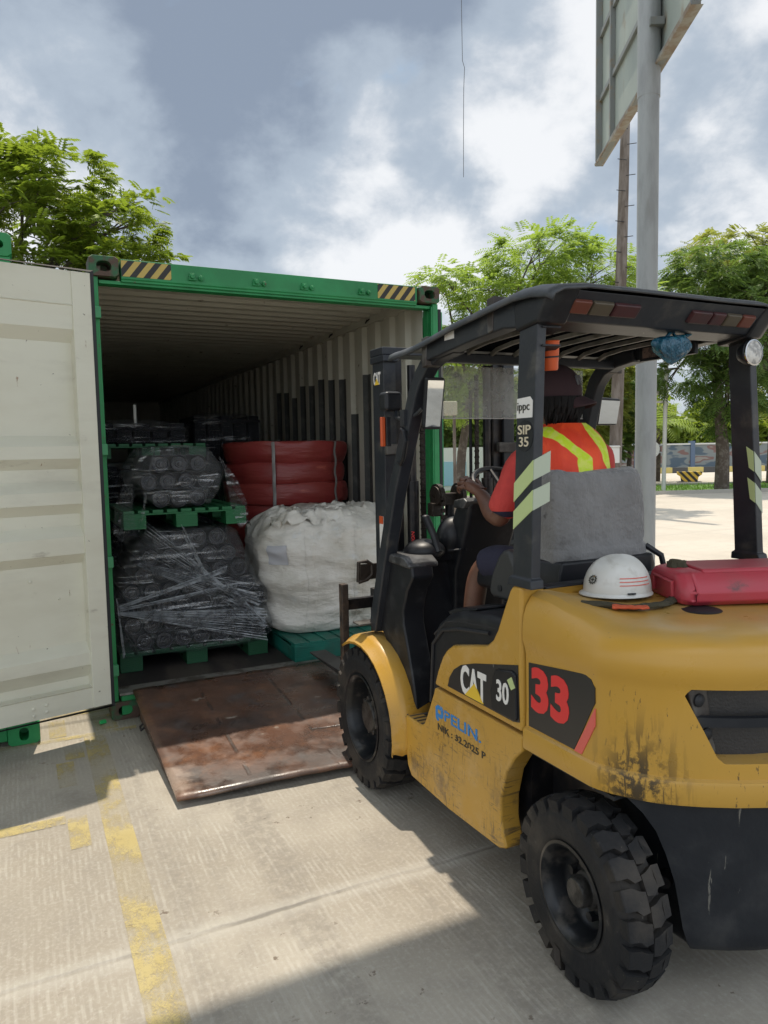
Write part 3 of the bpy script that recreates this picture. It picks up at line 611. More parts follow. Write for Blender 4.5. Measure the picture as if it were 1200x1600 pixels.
pallet('plastic_pallet', 'dark green pallet on the container floor under the larger film-wrapped roller stack', .11, .46, .167, 1.06, 1.0, .14, pm('dull_green_pallet_plastic', (0.012, 0.085, 0.035), .6), group='green pallets in the container')
pallet('plastic_pallet', 'green pallet under the upper film-wrapped bundle, resting on the lower roller stack', .175, .45, 1.168, .86, 1.0, .13, PALG, group='green pallets in the container')
pallet('plastic_pallet', 'green pallet under the dark wrapped load at the far left in the container', .10, 1.75, 1.655, .95, .9, .125, PALG, group='green pallets in the container')
pallet('plastic_pallet', 'teal pallet under the white sack by the fork tips', 1.262, .10, .167, 1.08, 1.1, .14, TEAL, solid=True)

# ------------------------------------------------------------------ wrapped roller loads
FILM = wrap_film('clear_stretch_film', .30, 0); FILM2 = wrap_film('thin_loose_film', .16, 3); FILMD = wrap_film('dull_film', .10, 5)
def resample(poly, n):
    P = [Vector((p[0], p[1])) for p in poly]; L = [0]
    for i in range(len(P)): L.append(L[-1]+(P[(i+1) % len(P)]-P[i]).length)
    out = []
    for k in range(n):
        s_ = L[-1]*k/n; i = max(j for j in range(len(P)) if L[j] <= s_); t_ = (s_-L[i])/(L[i+1]-L[i]); out.append(P[i].lerp(P[(i+1) % len(P)], t_))
    for _ in range(3): out = [(out[i-1]+out[i]*2+out[(i+1) % n])/4 for i in range(n)]
    return out
def film_shell(name, poly, y0, y1, mat, parent, amp=.012, seed=0, n=110, grow=1.0):
    P = resample(poly, n); c = sum(P, Vector((0, 0)))/n; rings = []
    lay = [(.02, 0.0), (.2, .0), (.4, 0), (.6, .0), (.78, .002), (.9, .008), (.97, .02), (1.0, .05)] + [(1.0, .05+(y1-y0-.1)*k/10) for k in range(1, 11)] + [(.97, y1-y0-.02), (.8, y1-y0), (.4, y1-y0), (.02, y1-y0)]
    for s_, dy in lay:
        ring = []
        for p in P:
            q = c+(p-c)*s_; v = Vector((q.x*3.0, (y0+dy)*3.0, q.y*7+seed)); w_ = noise.noise(v*.7)+.25*noise.noise(v*1.6); rdg = 1-abs(noise.noise(Vector((q.x*2.5+q.y*4, seed, q.y*6-q.x*3))))*2
            k = amp*(w_+.5*rdg); d_ = (p-c).normalized()
            ring.append((q.x+d_.x*k*s_, y0+dy-k*.8*(1 if dy < .3 else 0), q.y+d_.y*k*s_))
        rings.append(ring)
    b = MB(); b.loft(rings); o = b.build(name, mat, parent, ang=80); return o
def roller_mesh(r_, L):
    b = MB(); b.lathe([(.012, -.03), (.012, 0), (r_*.42, 0), (r_*.45, .006), (r_*.5, .012), (r_*.78, .012), (r_*.84, 0), (r_*.93, -.003), (r_, .006), (r_, L-.01), (r_*.9, L), (.012, L)], (0, 0, 0), (0, 1, 0), 22)
    return b
def inside(p, poly):
    c = False; n = len(poly)
    for i in range(n):
        a, b_ = poly[i], poly[(i+1) % n]
        if (a[1] > p[1]) != (b_[1] > p[1]) and p[0] < (b_[0]-a[0])*(p[1]-a[1])/(b_[1]-a[1])+a[0]: c = not c
    return c
def roller_load(label, poly, y0, L, r_, z0, pitch_z, origin, film, group, seed=0, amp=.012, depth=1.0):
    t_ = thing('wrapped_rollers', label, 'roller bundle', origin, YAW, group)
    first = None; rnd = random.Random(seed); z = z0+r_; row = 0
    while z < 3:
        xs = [p[0] for p in poly]; x = min(xs)+r_+(row % 2)*r_*.9; any_ = False
        while x < max(xs):
            if all(inside((x+dx, z+dz), poly) for dx, dz in ((r_*.9, 0), (-r_*.9, 0), (0, r_*.7))):
                if first is None: first = roller_mesh(r_, L).build('roller', ROLLER, t_); k = first
                else: k = copy_of(first, t_)
                k.location = (x, y0+rnd.uniform(.03, .07), z); k.rotation_euler = (0, rnd.uniform(0, 3), 0); any_ = True
            x += 2.06*r_+rnd.uniform(0, .01)
        z += pitch_z; row += 1
        if not any_: break
    film_shell('stretch_film', poly, y0, y0+depth, film, t_, amp, seed); return t_
lowp = [(.10, .285), (.085, .6), (.115, .88), (.19, 1.01), (.27, 1.15), (.60, 1.168), (.93, 1.155), (.985, 1.05), (1.01, .92), (1.10, .76), (1.165, .66), (1.15, .56), (1.19, .42), (1.18, .33), (1.05, .285), (.6, .275)]
lw = roller_load('larger stack of black rollers wrapped in clear film, at the bottom left in the container', lowp, .36, 1.0, .062, .318, .118, W2(0, 0), FILM, 'film-wrapped roller bundles', 1, .014)
# film ropes across the front, with pale strands painted in for highlights
tw = MB()
def film_strip(mb, a, b_, w0, w1, y, seed):
    a, b_ = Vector(a), Vector(b_); d_ = (b_-a); nrm = Vector((-d_.y, d_.x)).normalized(); rows = []
    for i in range(25):
        u = i/24; p = a+d_*u; w_ = w0+(w1-w0)*u; ring = []
        for j in range(7):
            q = p+nrm*w_*(j/6-.5); ring.append((q.x, y-.012*math.sin(math.pi*u)-.006*math.cos(j*2.1+seed)+.004*noise.noise(Vector((q.x*20, q.y*20, seed))), q.y))
        rows.append(ring)
    mb.loft(rows, closed=False)
rndf = random.Random(12)
for (a_, b_, sa, sb_, n_) in (((.24, .94), (1.09, .60), .01, .16, 9), ((.30, 1.12), (.86, .70), .13, .015, 10), ((.86, .70), (1.09, .57), .015, .10, 7), ((.10, .66), (.86, .86), .012, .03, 4), ((.10, .64), (.95, .74), .01, .02, 3), ((.10, .62), (1.14, .42), .01, .16, 12), ((.80, .68), (1.14, .42), .16, .03, 7), ((.55, 1.15), (.72, .82), .06, .02, 5), ((.10, .70), (.14, .32), .03, .02, 3)):
    for k in range(n_):
        u = (k+.5)/n_-.5; a2 = (a_[0]+rndf.uniform(-.01, .01), a_[1]+u*sa*2); b2 = (b_[0]+rndf.uniform(-.03, .0), b_[1]+u*sb_*1.6)
        film_strip(tw, a2, b2, rndf.uniform(.001, .006), rndf.uniform(.003, .016), .334+rndf.uniform(-.008, .002), rndf.uniform(0, 90))
def strand_film():
    m = bpy.data.materials.new('rope_glint_film'); m.use_nodes = True; T = NT(m.node_tree); o = T.obj()
    b = T.n('ShaderNodeBsdfPrincipled'); b.inputs['Base Color'].default_value = (.74, .77, .80, 1); b.inputs['Roughness'].default_value = .22
    tr = T.n('ShaderNodeBsdfTransparent'); mx = T.n('ShaderNodeMixShader'); T.l(T.ramp(T.noise(o, 14, 4), .35, .7, .22, .80), mx.inputs[0]); T.l(tr.outputs[0], mx.inputs[1]); T.l(b.outputs[0], mx.inputs[2])
    T.l(mx.outputs[0], T.n('ShaderNodeOutputMaterial').inputs[0]); return m
FILMS = strand_film()
tw.build('film_rope_glint', FILMS, lw, ang=80)
upp = [(.245, 1.50), (.30, 1.40), (.37, 1.335), (.52, 1.302), (.66, 1.315), (.73, 1.37), (.76, 1.305), (.84, 1.40), (.90, 1.53), (.83, 1.68), (.76, 1.735), (.55, 1.745), (.39, 1.735), (.30, 1.63)]
upl = roller_load('smaller bundle of black rollers in clear film on the green pallet atop the larger stack', upp, .46, .95, .062, 1.305, .125, W2(0, 0), FILM, 'film-wrapped roller bundles', 4, .010, .95)
sl = MB()   # loose skirts of film hanging each side
def skirt(mb, top, bot, n, seed, y0, y1):
    rows = []
    for i in range(n+1):
        u = i/n; ring = []
        for j in range(9):
            v = j/8; x = top[0]+(bot[0]-top[0])*u+.03*noise.noise(Vector((u*4, v*5, seed))); z = top[1]+(bot[1]-top[1])*u+.10*math.sin(v*3)*u*.2; y = y0+(y1-y0)*v*(1-.3*u)
            ring.append((x, y, z))
        rows.append(ring)
    mb.loft(rows, closed=False)
skirt(sl, (.40, 1.735), (.14, 1.10), 22, 1, .43, 1.2); skirt(sl, (.40, 1.735), (.27, 1.12), 20, 5, .425, .5); skirt(sl, (.86, 1.62), (1.07, 1.14), 20, 7, .43, 1.2); skirt(sl, (.80, 1.70), (1.0, 1.42), 14, 9, .44, .9)
def face(mb, pts, y):
    mb.add([(p[0], y+.02*noise.noise(Vector((p[0]*6, p[1]*6, 2))), p[1]) for p in pts], [tuple(range(len(pts)))])
# film hanging in front as flat curtains beside the bundle
for P_ in ([(.40, 1.73), (.30, 1.66), (.20, 1.52), (.12, 1.33), (.105, 1.14), (.17, 1.09), (.26, 1.12), (.24, 1.30), (.25, 1.48), (.30, 1.62)], [(.84, 1.68), (.90, 1.60), (.97, 1.50), (1.04, 1.32), (1.05, 1.18), (.98, 1.13), (.93, 1.28), (.90, 1.44), (.885, 1.55)]): face(sl, P_, .44)
sl.build('loose_film', FILM2, upl, ang=80)

def dark_load(name, label, x0, x1, y0, y1, z0, z1, seed):
    t_ = thing(name, label, 'wrapped load', W2(0, 0), YAW)
    b = MB(); n = 5
    for i in range(n):
        a = x0+(x1-x0)*i/n; b.box(a+.01, a+(x1-x0)/n-.01, y0+.05, y1-.05, z0, z1-.06-.03*(i % 2))
    b.box(x0, x1, y0+.03, y1-.03, z0+.02, z0+.05); b.box(x0, x1, y0+.03, y1-.03, z1-.13, z1-.10)
    b.build('load', pm('matt_black_goods', (.008, .008, .010), .8, spec=.15), t_, bevel=.01)
    film_shell('stretch_film', [(x0-.02, z0), (x0-.02, z1-.06), (x0+.05, z1-.04), ((x0+x1)/2, z1-.035), (x1-.04, z1-.05), (x1+.02, z1-.09), (x1+.02, z0)], y0, y1, FILMD, t_, .02, seed, 80)
    return t_
dl = dark_load('wrapped_load', 'low dark load in dull film on the far left pallet inside the container', .15, .90, 1.80, 2.6, 1.782, 2.02, 3)
b = MB(); b.box(.462, .485, 1.86, 1.87, 1.95, 2.12); b.build('stake', PLWHITE, dl, bevel=.002)
dark_load('wrapped_load', 'tall dark load in dull film standing behind the red coils', 1.10, 1.78, 2.45, 3.3, .17, 2.12, 6)
dark_load('wrapped_load', 'dark crate stack in dull film under the far left pallet', .12, 1.02, 1.65, 2.55, .17, 1.65, 9)

# ------------------------------------------------------------------ red coils
rc = thing('red_coil_stack', 'tall stack of red wrapped hose coils strapped together behind the white sack', 'coil stack', W2(1.775, 1.72, .17), YAW)
H = 1.60; nr = 9
first = None
for k in range(nr):
    z0 = H*k/nr; z1 = H*(k+1)/nr; rings = []; top = (k == nr-1)
    for j in range(9):
        v = j/8; z = z0+(z1-z0)*v; rr = .540+.020*math.sin(math.pi*v)**.6+.022*math.sin(k*2.3)+(.035*v if top else 0)
        rings.append([((rr+.024*noise.noise(Vector((math.cos(a)*2.5, math.sin(a)*2.5, z*5+k))))*math.cos(a), (rr+.010*noise.noise(Vector((math.cos(a)*3, math.sin(a)*3, z*6))))*math.sin(a), z+.022*noise.noise(Vector((math.cos(a)*2, math.sin(a)*2, z*1.3)))) for a in arc_pts(72)])
    b = MB()
    if top: rings += [[(p[0]*.95, p[1]*.95, z1+.01) for p in rings[-1]], [(p[0]*.6, p[1]*.6, z1+.005) for p in rings[-1]], [(p[0]*.5, p[1]*.5, z1-.03) for p in rings[-1]]]
    b.loft(rings); b.build('coil', REDCOIL, rc, ang=50)
b = MB(); a = R(-118)
for w_, m_ in ((.016, None),):
    for aa in (-118, -60, 150):
        a = R(aa); u = Vector((math.cos(a), math.sin(a), 0)); v = Vector((-math.sin(a), math.cos(a), 0)); pts = []
        rows = []
        for k in range(40):
            z = H*k/39+.004; rr = .590+.008*math.cos(k*1.45); rows.append([u*rr-v*.014+EZ*z, u*(rr+.003)+EZ*z, u*rr+v*.014+EZ*z])
        rows += [[u*.3-v*.014+EZ*(H+.02), u*.3+EZ*(H+.024), u*.3+v*.014+EZ*(H+.02)]]
        b.loft(rows, closed=False)
so_ = b.build('strap', pm('grey_strap', (0.20, 0.19, 0.18), .4), rc); 
pallet('plastic_pallet', 'dark pallet corner under the stack of red coils', 1.25, 1.2, .166, 1.05, 1.05, .0 + .13, PALG) if False else None

# ------------------------------------------------------------------ white big bag
bb = thing('bulk_sack', 'big white woven bulk sack on the teal pallet, its crumpled top tied loosely', 'sack', W2(1.735, .72, .310), YAW)
rings = []; NB = 150
def bagpt(a, v):
    p = 3.0; c, s_ = math.cos(a), math.sin(a); k = (abs(c)**p+abs(s_)**p)**(-1/p)
    prof_ = .86+.14*math.sin(min(v*1.25, 1)*math.pi*.62)
    if v > .80: prof_ *= math.sqrt(max(1-((v-.80)/.21)**2*.80, .02))
    if v < .07: prof_ *= .90+.10*(v/.07)**.5
    hx, hy = .595*prof_, .50*prof_; z = .90*v
    dirn = Vector((c*k*hx, s_*k*hy, 0)); w_ = noise.noise(Vector((c*1.3, s_*1.3, z*6)))*.032+noise.noise(Vector((c*3.4, s_*3.4, z*11)))*.014
    rdg = (1-abs(noise.noise(Vector((c*2.2+s_*1.1, s_*2.2, z*6+c*1.5))))*2.4); w_ += .013*rdg
    fold = 1-abs(((z*7.5+1.3*noise.noise(Vector((c*1.8, s_*1.8, z*2+5)))) % 1.0)-.5)*2; w_ += .012*fold**2*(.5+noise.noise(Vector((c*2.6, s_*2.6, z*3))))
    if v > .74: w_ += .045*noise.noise(Vector((c*5, s_*5, z*5)))*min((v-.74)*6, 1); z += .05*(1-abs(noise.noise(Vector((c*3.1, s_*3.1, v*5))))*2.5)*min((v-.74)*6, 1)
    for sa in ():
        pass
    return dirn*(1+w_/max(dirn.length, .1))+Vector((0, 0, z))
vs_ = [0, .012, .03, .05, .08]+[.08+.72*k/40 for k in range(1, 41)]+[.80+.20*k/16 for k in range(1, 17)]
for v in vs_: rings.append([bagpt(a, v) for a in arc_pts(NB)])
b = MB(); b.loft(rings); b.build('sack_body', BIGBAG, bb, ang=75)
# crumpled flap and spout on top
for (cx, cy, sx_, sy_, zz, sd_) in ((-.18, -.22, .30, .20, .86, 1), (.20, -.10, .34, .24, .885, 6), (-.38, -.12, .14, .22, .83, 8)):
    rows = []
    for i in range(34):
        u = i/33; row = []
        for j in range(34):
            v = j/33; x = cx+(u-.5)*2*sx_; y = cy+(v-.5)*2*sy_; edge = min(u, 1-u, v, 1-v)
            z = zz+.075*(1-abs(noise.noise(Vector((x*7, y*7, sd_))))*2.2)+.03*noise.noise(Vector((x*18, y*18, sd_)))-.10*max(0, .14-edge)*5
            row.append((x+.03*noise.noise(Vector((x*9, y*9, sd_+5))), y+.03*noise.noise(Vector((x*9, y*9, sd_+9))), z))
        rows.append(row)
    b = MB(); b.loft(rows, closed=False); b.build('top_flap', BIGBAG, bb, ang=80)
for xx in (-.28, .10, .44):   # sewn-on lifting straps down the front
    rows = []
    for k in range(60):
        v = .02+.86*k/59; row = []
        for dx in (-.034, -.028, 0, .028, .034):
            x = xx+dx+.012*math.sin(v*9+xx*5)
            lo, hi = -math.pi*.98, -.02
            for _ in range(26):
                mid = (lo+hi)/2
                if bagpt(mid, v).x < x: lo = mid
                else: hi = mid
            p = bagpt((lo+hi)/2, v); row.append((p.x, p.y-(.006 if abs(dx) < .03 else .001), p.z))
        rows.append(row)
    b = MB(); b.loft(rows, closed=False); b.build('lifting_strap', BIGBAG, bb, ang=80)
b = MB(); rows = []
for k in range(12):
    row = []
    for j in range(12):
        v = .60+.16*k/11; a = R(-146+15*j/11); p = bagpt(a, v); row.append((p.x*1.012, p.y*1.02, p.z))
    rows.append(row)
b.loft(rows, closed=False); b.build('document_pouch', POUCH, bb, ang=80)

# ================================================================== FORKLIFT
fk = thing('forklift', 'yellow and black forklift number 33 facing the container, driver seated under its roof guard', 'forklift', FO, YAW)
SX = -.57
# chassis core, dark
b = MB(); b.box(-.34, .34, -1.75, -.25, .20, .62); b.box(-.34, .34, -.45, .05, .16, .50); b.box(-.44, .44, -1.13, -.62, .22, .70); b.box(-.50, .50, -.62, -.2, .36, .462)
b.cyl((-.40, 0, .355), (.40, 0, .355), .09); b.box(-.40, .40, -1.68, -1.52, .24, .36); b.build('chassis', STEEL, fk, flat=True)
# body side panels with the step notch and the rear wheel cut
low = [(-.372, .479), (-.376, .30), (-.385, .25), (-.42, .208), (-.74, .195), (-1.10, .205), (-1.148, .225), (-1.118, .315), (-1.118, .40), (-1.150, .514), (-1.20, .585), (-1.245, .628), (-1.245, .684), (-.640, .684), (-.632, .66), (-.565, .53), (-.545, .497), (-.515, .479)]
hood = [(-.640, .696), (-.672, .77), (-.710, .835), (-.745, .872), (-.79, .900), (-.90, .925), (-1.03, .955), (-1.07, .985), (-1.10, 1.03), (-1.133, 1.10), (-1.175, 1.185), (-1.19, 1.205), (-1.245, 1.208), (-1.245, .696)]
for s_ in (-1, 1):
    b = MB(); b.prism(low, 'x', s_*.57, s_*.485); o1 = b.build('body_side_panel', YEL, fk, bevel=.010, seg=3)
    b = MB(); b.prism(hood, 'x', s_*.572, s_*.47); o2 = b.build('hood_side_panel', YEL, fk, bevel=.014, seg=3)
    b = MB(); b.box(*sorted((s_*.567, s_*.43)), -.54, -.33, .464, .472)
    for i in range(5): b.box(*sorted((s_*.56, s_*.44)), -.51+i*.035, -.495+i*.035, .472, .480)
    b.build('step_tread', WORNST, fk, bevel=.002)
# flat yellow deck strip behind the seat and black hood under it
b = MB(); b.prism([(-1.245, .75), (-1.245, 1.20), (-1.19, 1.20), (-1.12, 1.06), (-1.12, .75)], 'x', -.465, .465); b.build('rear_deck', BLKPL, fk, bevel=.01)
hd_ = [(-.565, .46), (-.553, .70), (-.560, .80), (-.585, .90), (-.625, .955), (-.70, 1.005), (-.80, 1.035), (-1.0, 1.06), (-1.22, 1.06), (-1.22, .74), (-1.02, .46)]
b = MB(); b.prism(hd_, 'x', -.545, .545); hh = b.build('engine_hood', BLKPL, fk, bevel=.035, seg=4)
b = MB(); b.prism([(-.64, 1.0), (-.70, 1.025), (-.86, 1.055), (-.86, 1.045), (-.66, .99)], 'x', -.50, -.34); b.build('hood_latch_plate', BLKPL, hh, bevel=.004)
b = MB(); b.tube([(-.548, -.575, .60), (-.549, -.60, .86), (-.549, -.68, .935), (-.549, -.80, .965), (-.549, -1.02, .995)], .008, 8); b.tube([(-.54, -.60, .90), (-.54, -.70, .975), (-.54, -.82, .998), (-.54, -1.06, 1.02)], .006, 8); b.build('hood_seal', RUBBER, hh)
# decals on the left
DX = -.5735
def side_decal(name, poly, mat, t_=.0012, x=DX, parent=None):
    b = MB(); b.prism(poly, 'x', x-t_, x+.001); return b.build(name, mat, parent or o2s, flat=True)
o2s = [c for c in fk.children if c.name.startswith('hood_side_panel')][0]; o1s = [c for c in fk.children if c.name.startswith('body_side_panel')][0]
side_decal('side_decal', [(-.757, .724), (-.772, .765), (-.805, .805), (-.86, .838), (-.955, .868), (-1.228, .932), (-1.236, .730), (-1.20, .722)], DECAL)
b = MB(); b.prism([(-1.075, .735), (-1.068, .80), (-1.098, .878), (-1.108, .888), (-1.20, .905), (-1.224, .895), (-1.230, .740), (-1.215, .728), (-1.09, .728)], 'x', -.584, -.57); b.build('access_cover', BLKPL, o2s, bevel=.006, seg=3)
FR = ((DX, 0, 0), (0, -1, 0), (0, 0, 1))
text_mesh('maker_lettering', 'CAT', WHITE, o2s, (.858, .728, 1.035, .846), FR, .003, .035)
side_decal('maker_triangle', [(-.890, .7285), (-.957, .790), (-1.018, .7285)], CATY, .0045)
text_mesh('capacity_lettering', '30', WHITE, o2s, (1.113, .775, 1.188, .855), ((-.5845, 0, 0), (0, -1, 0), (0, 0, 1)), .001, .02)
side_decal('green_sticker', [(-1.180, .868), (-1.205, .885), (-1.226, .852), (-1.204, .838)], REFLY, x=-.5848)
side_decal('sticker_logo', [(-.652, .560), (-.650, .605), (-.668, .618), (-.702, .618), (-.713, .604), (-.713, .578), (-.700, .566), (-.676, .566), (-.676, .552), (-.664, .548)], BLUET, x=-.5705, parent=o1s)
side_decal('sticker_logo_eye', [(-.672, .585), (-.672, .600), (-.694, .600), (-.694, .583)], YEL, .002, x=-.5705, parent=o1s)
F2 = ((-.5705, 0, 0), (0, -1, 0), (0, 0, 1))
text_mesh('company_lettering', 'PELIN.', BLUET, o1s, (.722, .566, .990, .612), F2, .0015, .012)
text_mesh('number_lettering', 'NIK : 32.2025 P', BLACKT, o1s, (.668, .512, 1.020, .540), F2, .0015, .012)

# front mudguards over the drive wheels
FA = [R(a) for a in (60, 67, 76, 86, 98, 110, 122, 134, 146, 158, 170, 182, 190)]
fo = [(.025+.376*math.cos(a), .352+.376*math.sin(a)) for a in FA]; fr = [(.025+.398*math.cos(a), .355+.398*math.sin(a)) for a in FA]
for s_ in (-1, 1):
    b = MB(); rows = []
    def off(P_, k): return [(y+(-.0)*k, z-k) for y, z in P_]
    rows = [[(s_*.626, y*.995, z-.010) for y, z in fo], [(s_*.628, y, z) for y, z in fo], [(s_*.614, y-.004, z+.006) for y, z in fo], [(s_*.585, y, z) for y, z in fr], [(s_*.578, y-.008, z+.008) for y, z in fr], [(s_*.555, y-.012, z+.010) for y, z in fr], [(s_*.44, y-.020, z+.014) for y, z in fr]]
    b.loft(rows, closed=False); m_ = b.build('front_mudguard', YEL, fk, ang=50); m_.location = (0, 0, 0)
    sol = m_.modifiers.new('thickness', 'SOLIDIFY'); sol.thickness = .006; sol.offset = 0
    b = MB(); b.prism([(.20, .60), (.22, .72), (.14, .755), (.02, .765), (-.10, .745), (-.20, .69), (-.28, .62), (-.335, .54), (-.36, .47), (-.36, .30), (-.10, .30), (-.05, .55)], 'x', s_*.395, s_*.36); b.build('inner_wheel_panel', YEL, m_, bevel=.006)
b = MB(); b.box(-.615, -.50, .02, .10, .812, .822); b.build('mudguard_glint_plate', WORNST, fk, bevel=.003)  # thin plate added for the glint on top of the mudguard
for s_ in (-1, 1):
    pass

# cowl in front of the driver
co_ = [(-.10, 1.190), (-.055, 1.10), (-.015, .93), (-.02, .80), (-.10, .72), (-.159, .674), (-.24, .62), (-.30, .56), (-.33, .48), (-.33, .466), (-.372, .466), (-.365, .55), (-.335, .66), (-.300, .763), (-.262, .87), (-.262, .93), (-.300, 1.03), (-.36, 1.10), (-.345, 1.168), (-.30, 1.190)]
b = MB(); b.prism(co_, 'x', -.515, -.40)
cwl = b.build('front_cowl', BLKPL, fk, bevel=.02, seg=3)
b = MB(); b.prism([(-.02, .47), (-.02, 1.08), (-.06, 1.17), (-.13, 1.17), (-.19, .9), (-.20, .47)], 'x', -.405, .50); b.build('dash_panel', BLKPL, cwl, bevel=.02)
b = MB(); b.prism([(-.095, 1.192), (-.30, 1.192), (-.352, 1.165), (-.352, 1.142), (-.10, 1.150)], 'x', -.53, -.37); b.build('cowl_highlight_cap', pm('pale_grey_plastic', (0.10, 0.10, 0.10), .38, var=((0.03, 0.03, 0.032), 9, .45, .62)), cwl, bevel=.012, seg=3)  # grey over black: the highlight along the cowl top, put into the colour
b = MB(); b.box(-.47, -.43, -.345, -.33, 1.09, 1.125); b.build('green_tag', REFLY, cwl, bevel=.002)
b = MB(); b.ellipsoid((-.36, -.20, 1.20), (.10, .10, .055)); b.ellipsoid((-.17, -.16, 1.25), (.09, .08, .10)); b.box(-.40, .45, -.19, -.05, 1.14, 1.19); b.build('dash_pod', BLKPL, cwl)
b = MB(); b.tube([(-.34, -.30, 1.20), (-.345, -.26, 1.28), (-.355, -.21, 1.355)], [.015, .017, .020], 12); b.ellipsoid((-.355, -.207, 1.36), (.021, .021, .012)); b.build('parking_brake_lever', BLKPL, cwl)
for k in range(3): b = MB(); b.tube([(-.1-.04*k, -.24, 1.16), (-.14-.03*k, -.27, 1.20), (-.20-.02*k, -.22, 1.19)], .006, 6); b.build('cable', RUBBER, cwl)
# steering column and wheel
b = MB(); b.prism([(-.10, .62), (-.09, 1.18), (-.23, 1.425), (-.36, 1.435), (-.33, 1.33), (-.22, 1.08), (-.20, .62)], 'x', -.20, .10); sc_ = b.build('steering_column', BLKPL, fk, bevel=.025, seg=3)
b = MB(); b.prism([(-.25, 1.438), (-.335, 1.452), (-.365, 1.435), (-.33, 1.40), (-.24, 1.40)], 'x', -.225, -.14); b.build('display_shelf', pm('pale_grey_plastic', (.1, .1, .1)), sc_, bevel=.008)
WC = Vector((-.035, -.42, 1.50)); WN = Vector((0, -.50, .87)).normalized(); WU = Vector((1, 0, 0)); WV = WN.cross(WU)
b = MB(); b.tube([WC+(WU*math.cos(a)+WV*math.sin(a))*.165 for a in arc_pts(40)], .0135, 10, loop=True)
for a in (R(90), R(210), R(330)): b.tube([WC-WN*.03, WC+(WU*math.cos(a)+WV*math.sin(a))*.165], [.012, .010], 8)
b.lathe([(.04, -.05), (.042, -.02), (.03, -.01), (.001, -.008)], WC, WN, 20); b.cyl(WC-WN*.05, WC-WN*.16, .03); sw = b.build('steering_wheel', BLKPL, sc_)
b = MB(); b.tube([(.20, -.30, 1.15), (.22, -.33, 1.32)], .008, 8); b.ellipsoid((.22, -.333, 1.335), (.018, .018, .022)); b.tube([(.27, -.30, 1.15), (.29, -.33, 1.32)], .008, 8); b.ellipsoid((.29, -.333, 1.335), (.018, .018, .022)); b.build('hydraulic_lever', BLKPL, cwl)

# counterweight
plan = [(-.572, -1.252), (-.572, -1.35), (-.572, -1.46), (-.572, -1.585), (-.566, -1.612), (-.549, -1.655), (-.506, -1.725), (-.470, -1.768), (-.425, -1.806), (-.377, -1.842), (-.30, -1.890), (-.22, -1.930), (-.11, -1.965), (0, -1.978)]
plan = plan + [(-x, y) for x, y in plan[-2::-1]]
def insetp(P_, d_):
    out = []
    for i, (x, y) in enumerate(P_):
        a = P_[max(i-1, 0)]; c = P_[min(i+1, len(P_)-1)]; tx, ty = c[0]-a[0], c[1]-a[1]; L = math.hypot(tx, ty); nx, ny = -ty/L, tx/L   # inward
        xx, yy = x+nx*d_, y+ny*d_
        if i in (0, len(P_)-1): yy = y
        out.append((xx, yy))
    return out
rings = []
for z, d_, hk in ((.640, .012, 0), (.645, .002, 0), (.652, 0, 0), (.708, 0, 0), (.716, .003, 0), (.722, .014, 0), (.80, .016, 0), (.90, .015, 0), (.975, .014, 0), (1.0, .008, .05), (1.02, 0, .1), (1.05, 0, .3), (1.075, .004, .5), (1.098, .016, .7), (1.118, .038, .85), (1.132, .070, .88), (1.140, .115, .70), (1.143, .19, .38), (1.144, .30, .25)):
    q = insetp(plan, d_); ring = []
    for (x, y) in q:
        h_ = max(0, min(1, (y+1.62)/.34)); h_ = h_*h_*(3-2*h_); x_ = math.copysign(min(abs(x), .565), x) if abs(x) > .565 and d_ > 0 else x
        zz = z+.068*h_*hk
        ring.append((x, min(y, -1.252), zz))
    rings.append(ring)
n_ = len(rings[0]); mid = []
for r_ in rings:   # close ring along the front
    pass
b = MB(); full = [r_ + [(r_[-1][0]*k, -1.252, r_[-1][2]) for k in (.5, 0, -.5)] for r_ in rings]
b.loft(full, True, True, True)
cwt = b.build('counterweight', YEL, fk, ang=24)
# cut the rear opening
cut = MB(); trap = [(-.395, .962), (-.405, .985), (-.395, 1.0-.012), (.395, .988), (.405, .962), (.325, .785), (.305, .768), (-.305, .768), (-.325, .785)]
trap = [(-.412, .965), (-.400, .985), (.400, .985), (.412, .965), (.335, .785), (.318, .768), (-.318, .768), (-.335, .785)]
cut.prism(trap, 'y', -2.2, -1.70); co2 = cut.build('cutter', None, fk, flat=True)
bo = cwt.modifiers.new('opening', 'BOOLEAN'); bo.operation = 'DIFFERENCE'; bo.object = co2; bo.solver = 'EXACT'
bpy.context.view_layer.update(); dg = bpy.context.evaluated_depsgraph_get(); nm = bpy.data.meshes.new_from_object(cwt.evaluated_get(dg)); cwt.modifiers.clear(); cwt.data = nm
bpy.data.objects.remove(co2); nm.polygons.foreach_set('use_smooth', [True]*len(nm.polygons)); nm.set_sharp_from_angle(angle=R(24))
bv = cwt.modifiers.new('bevel', 'BEVEL'); bv.width = .005; bv.segments = 2; bv.limit_method = 'ANGLE'; bv.angle_limit = R(55); bv.harden_normals = True
scr = pm('dark_screen_mesh', (0.036, 0.034, 0.033), .6, var=((0.055, 0.05, 0.045), 3, .4, .6), bump=(120, .8, (1, 1, 1), .004))
pi_ = [p for p in insetp(plan, .085) if abs(p[0]) < .42 and p[1] < -1.70]; pb_ = [p for p in insetp(plan, .050) if abs(p[0]) < .40 and p[1] < -1.72]
b = MB(); b.loft([[(x, y, z) for x, y in pi_] for z in (.765, .875, .988)], closed=False); b.build('radiator_screen', scr, cwt)
b = MB(); b.loft([[(x, y, .866) for x, y in pb_], [(x, y-.018, .868) for x, y in pb_], [(x, y-.018, .896) for x, y in pb_], [(x, y, .898) for x, y in pb_]], closed=False); b.build('grille_bar', SKIRT, cwt, ang=50)
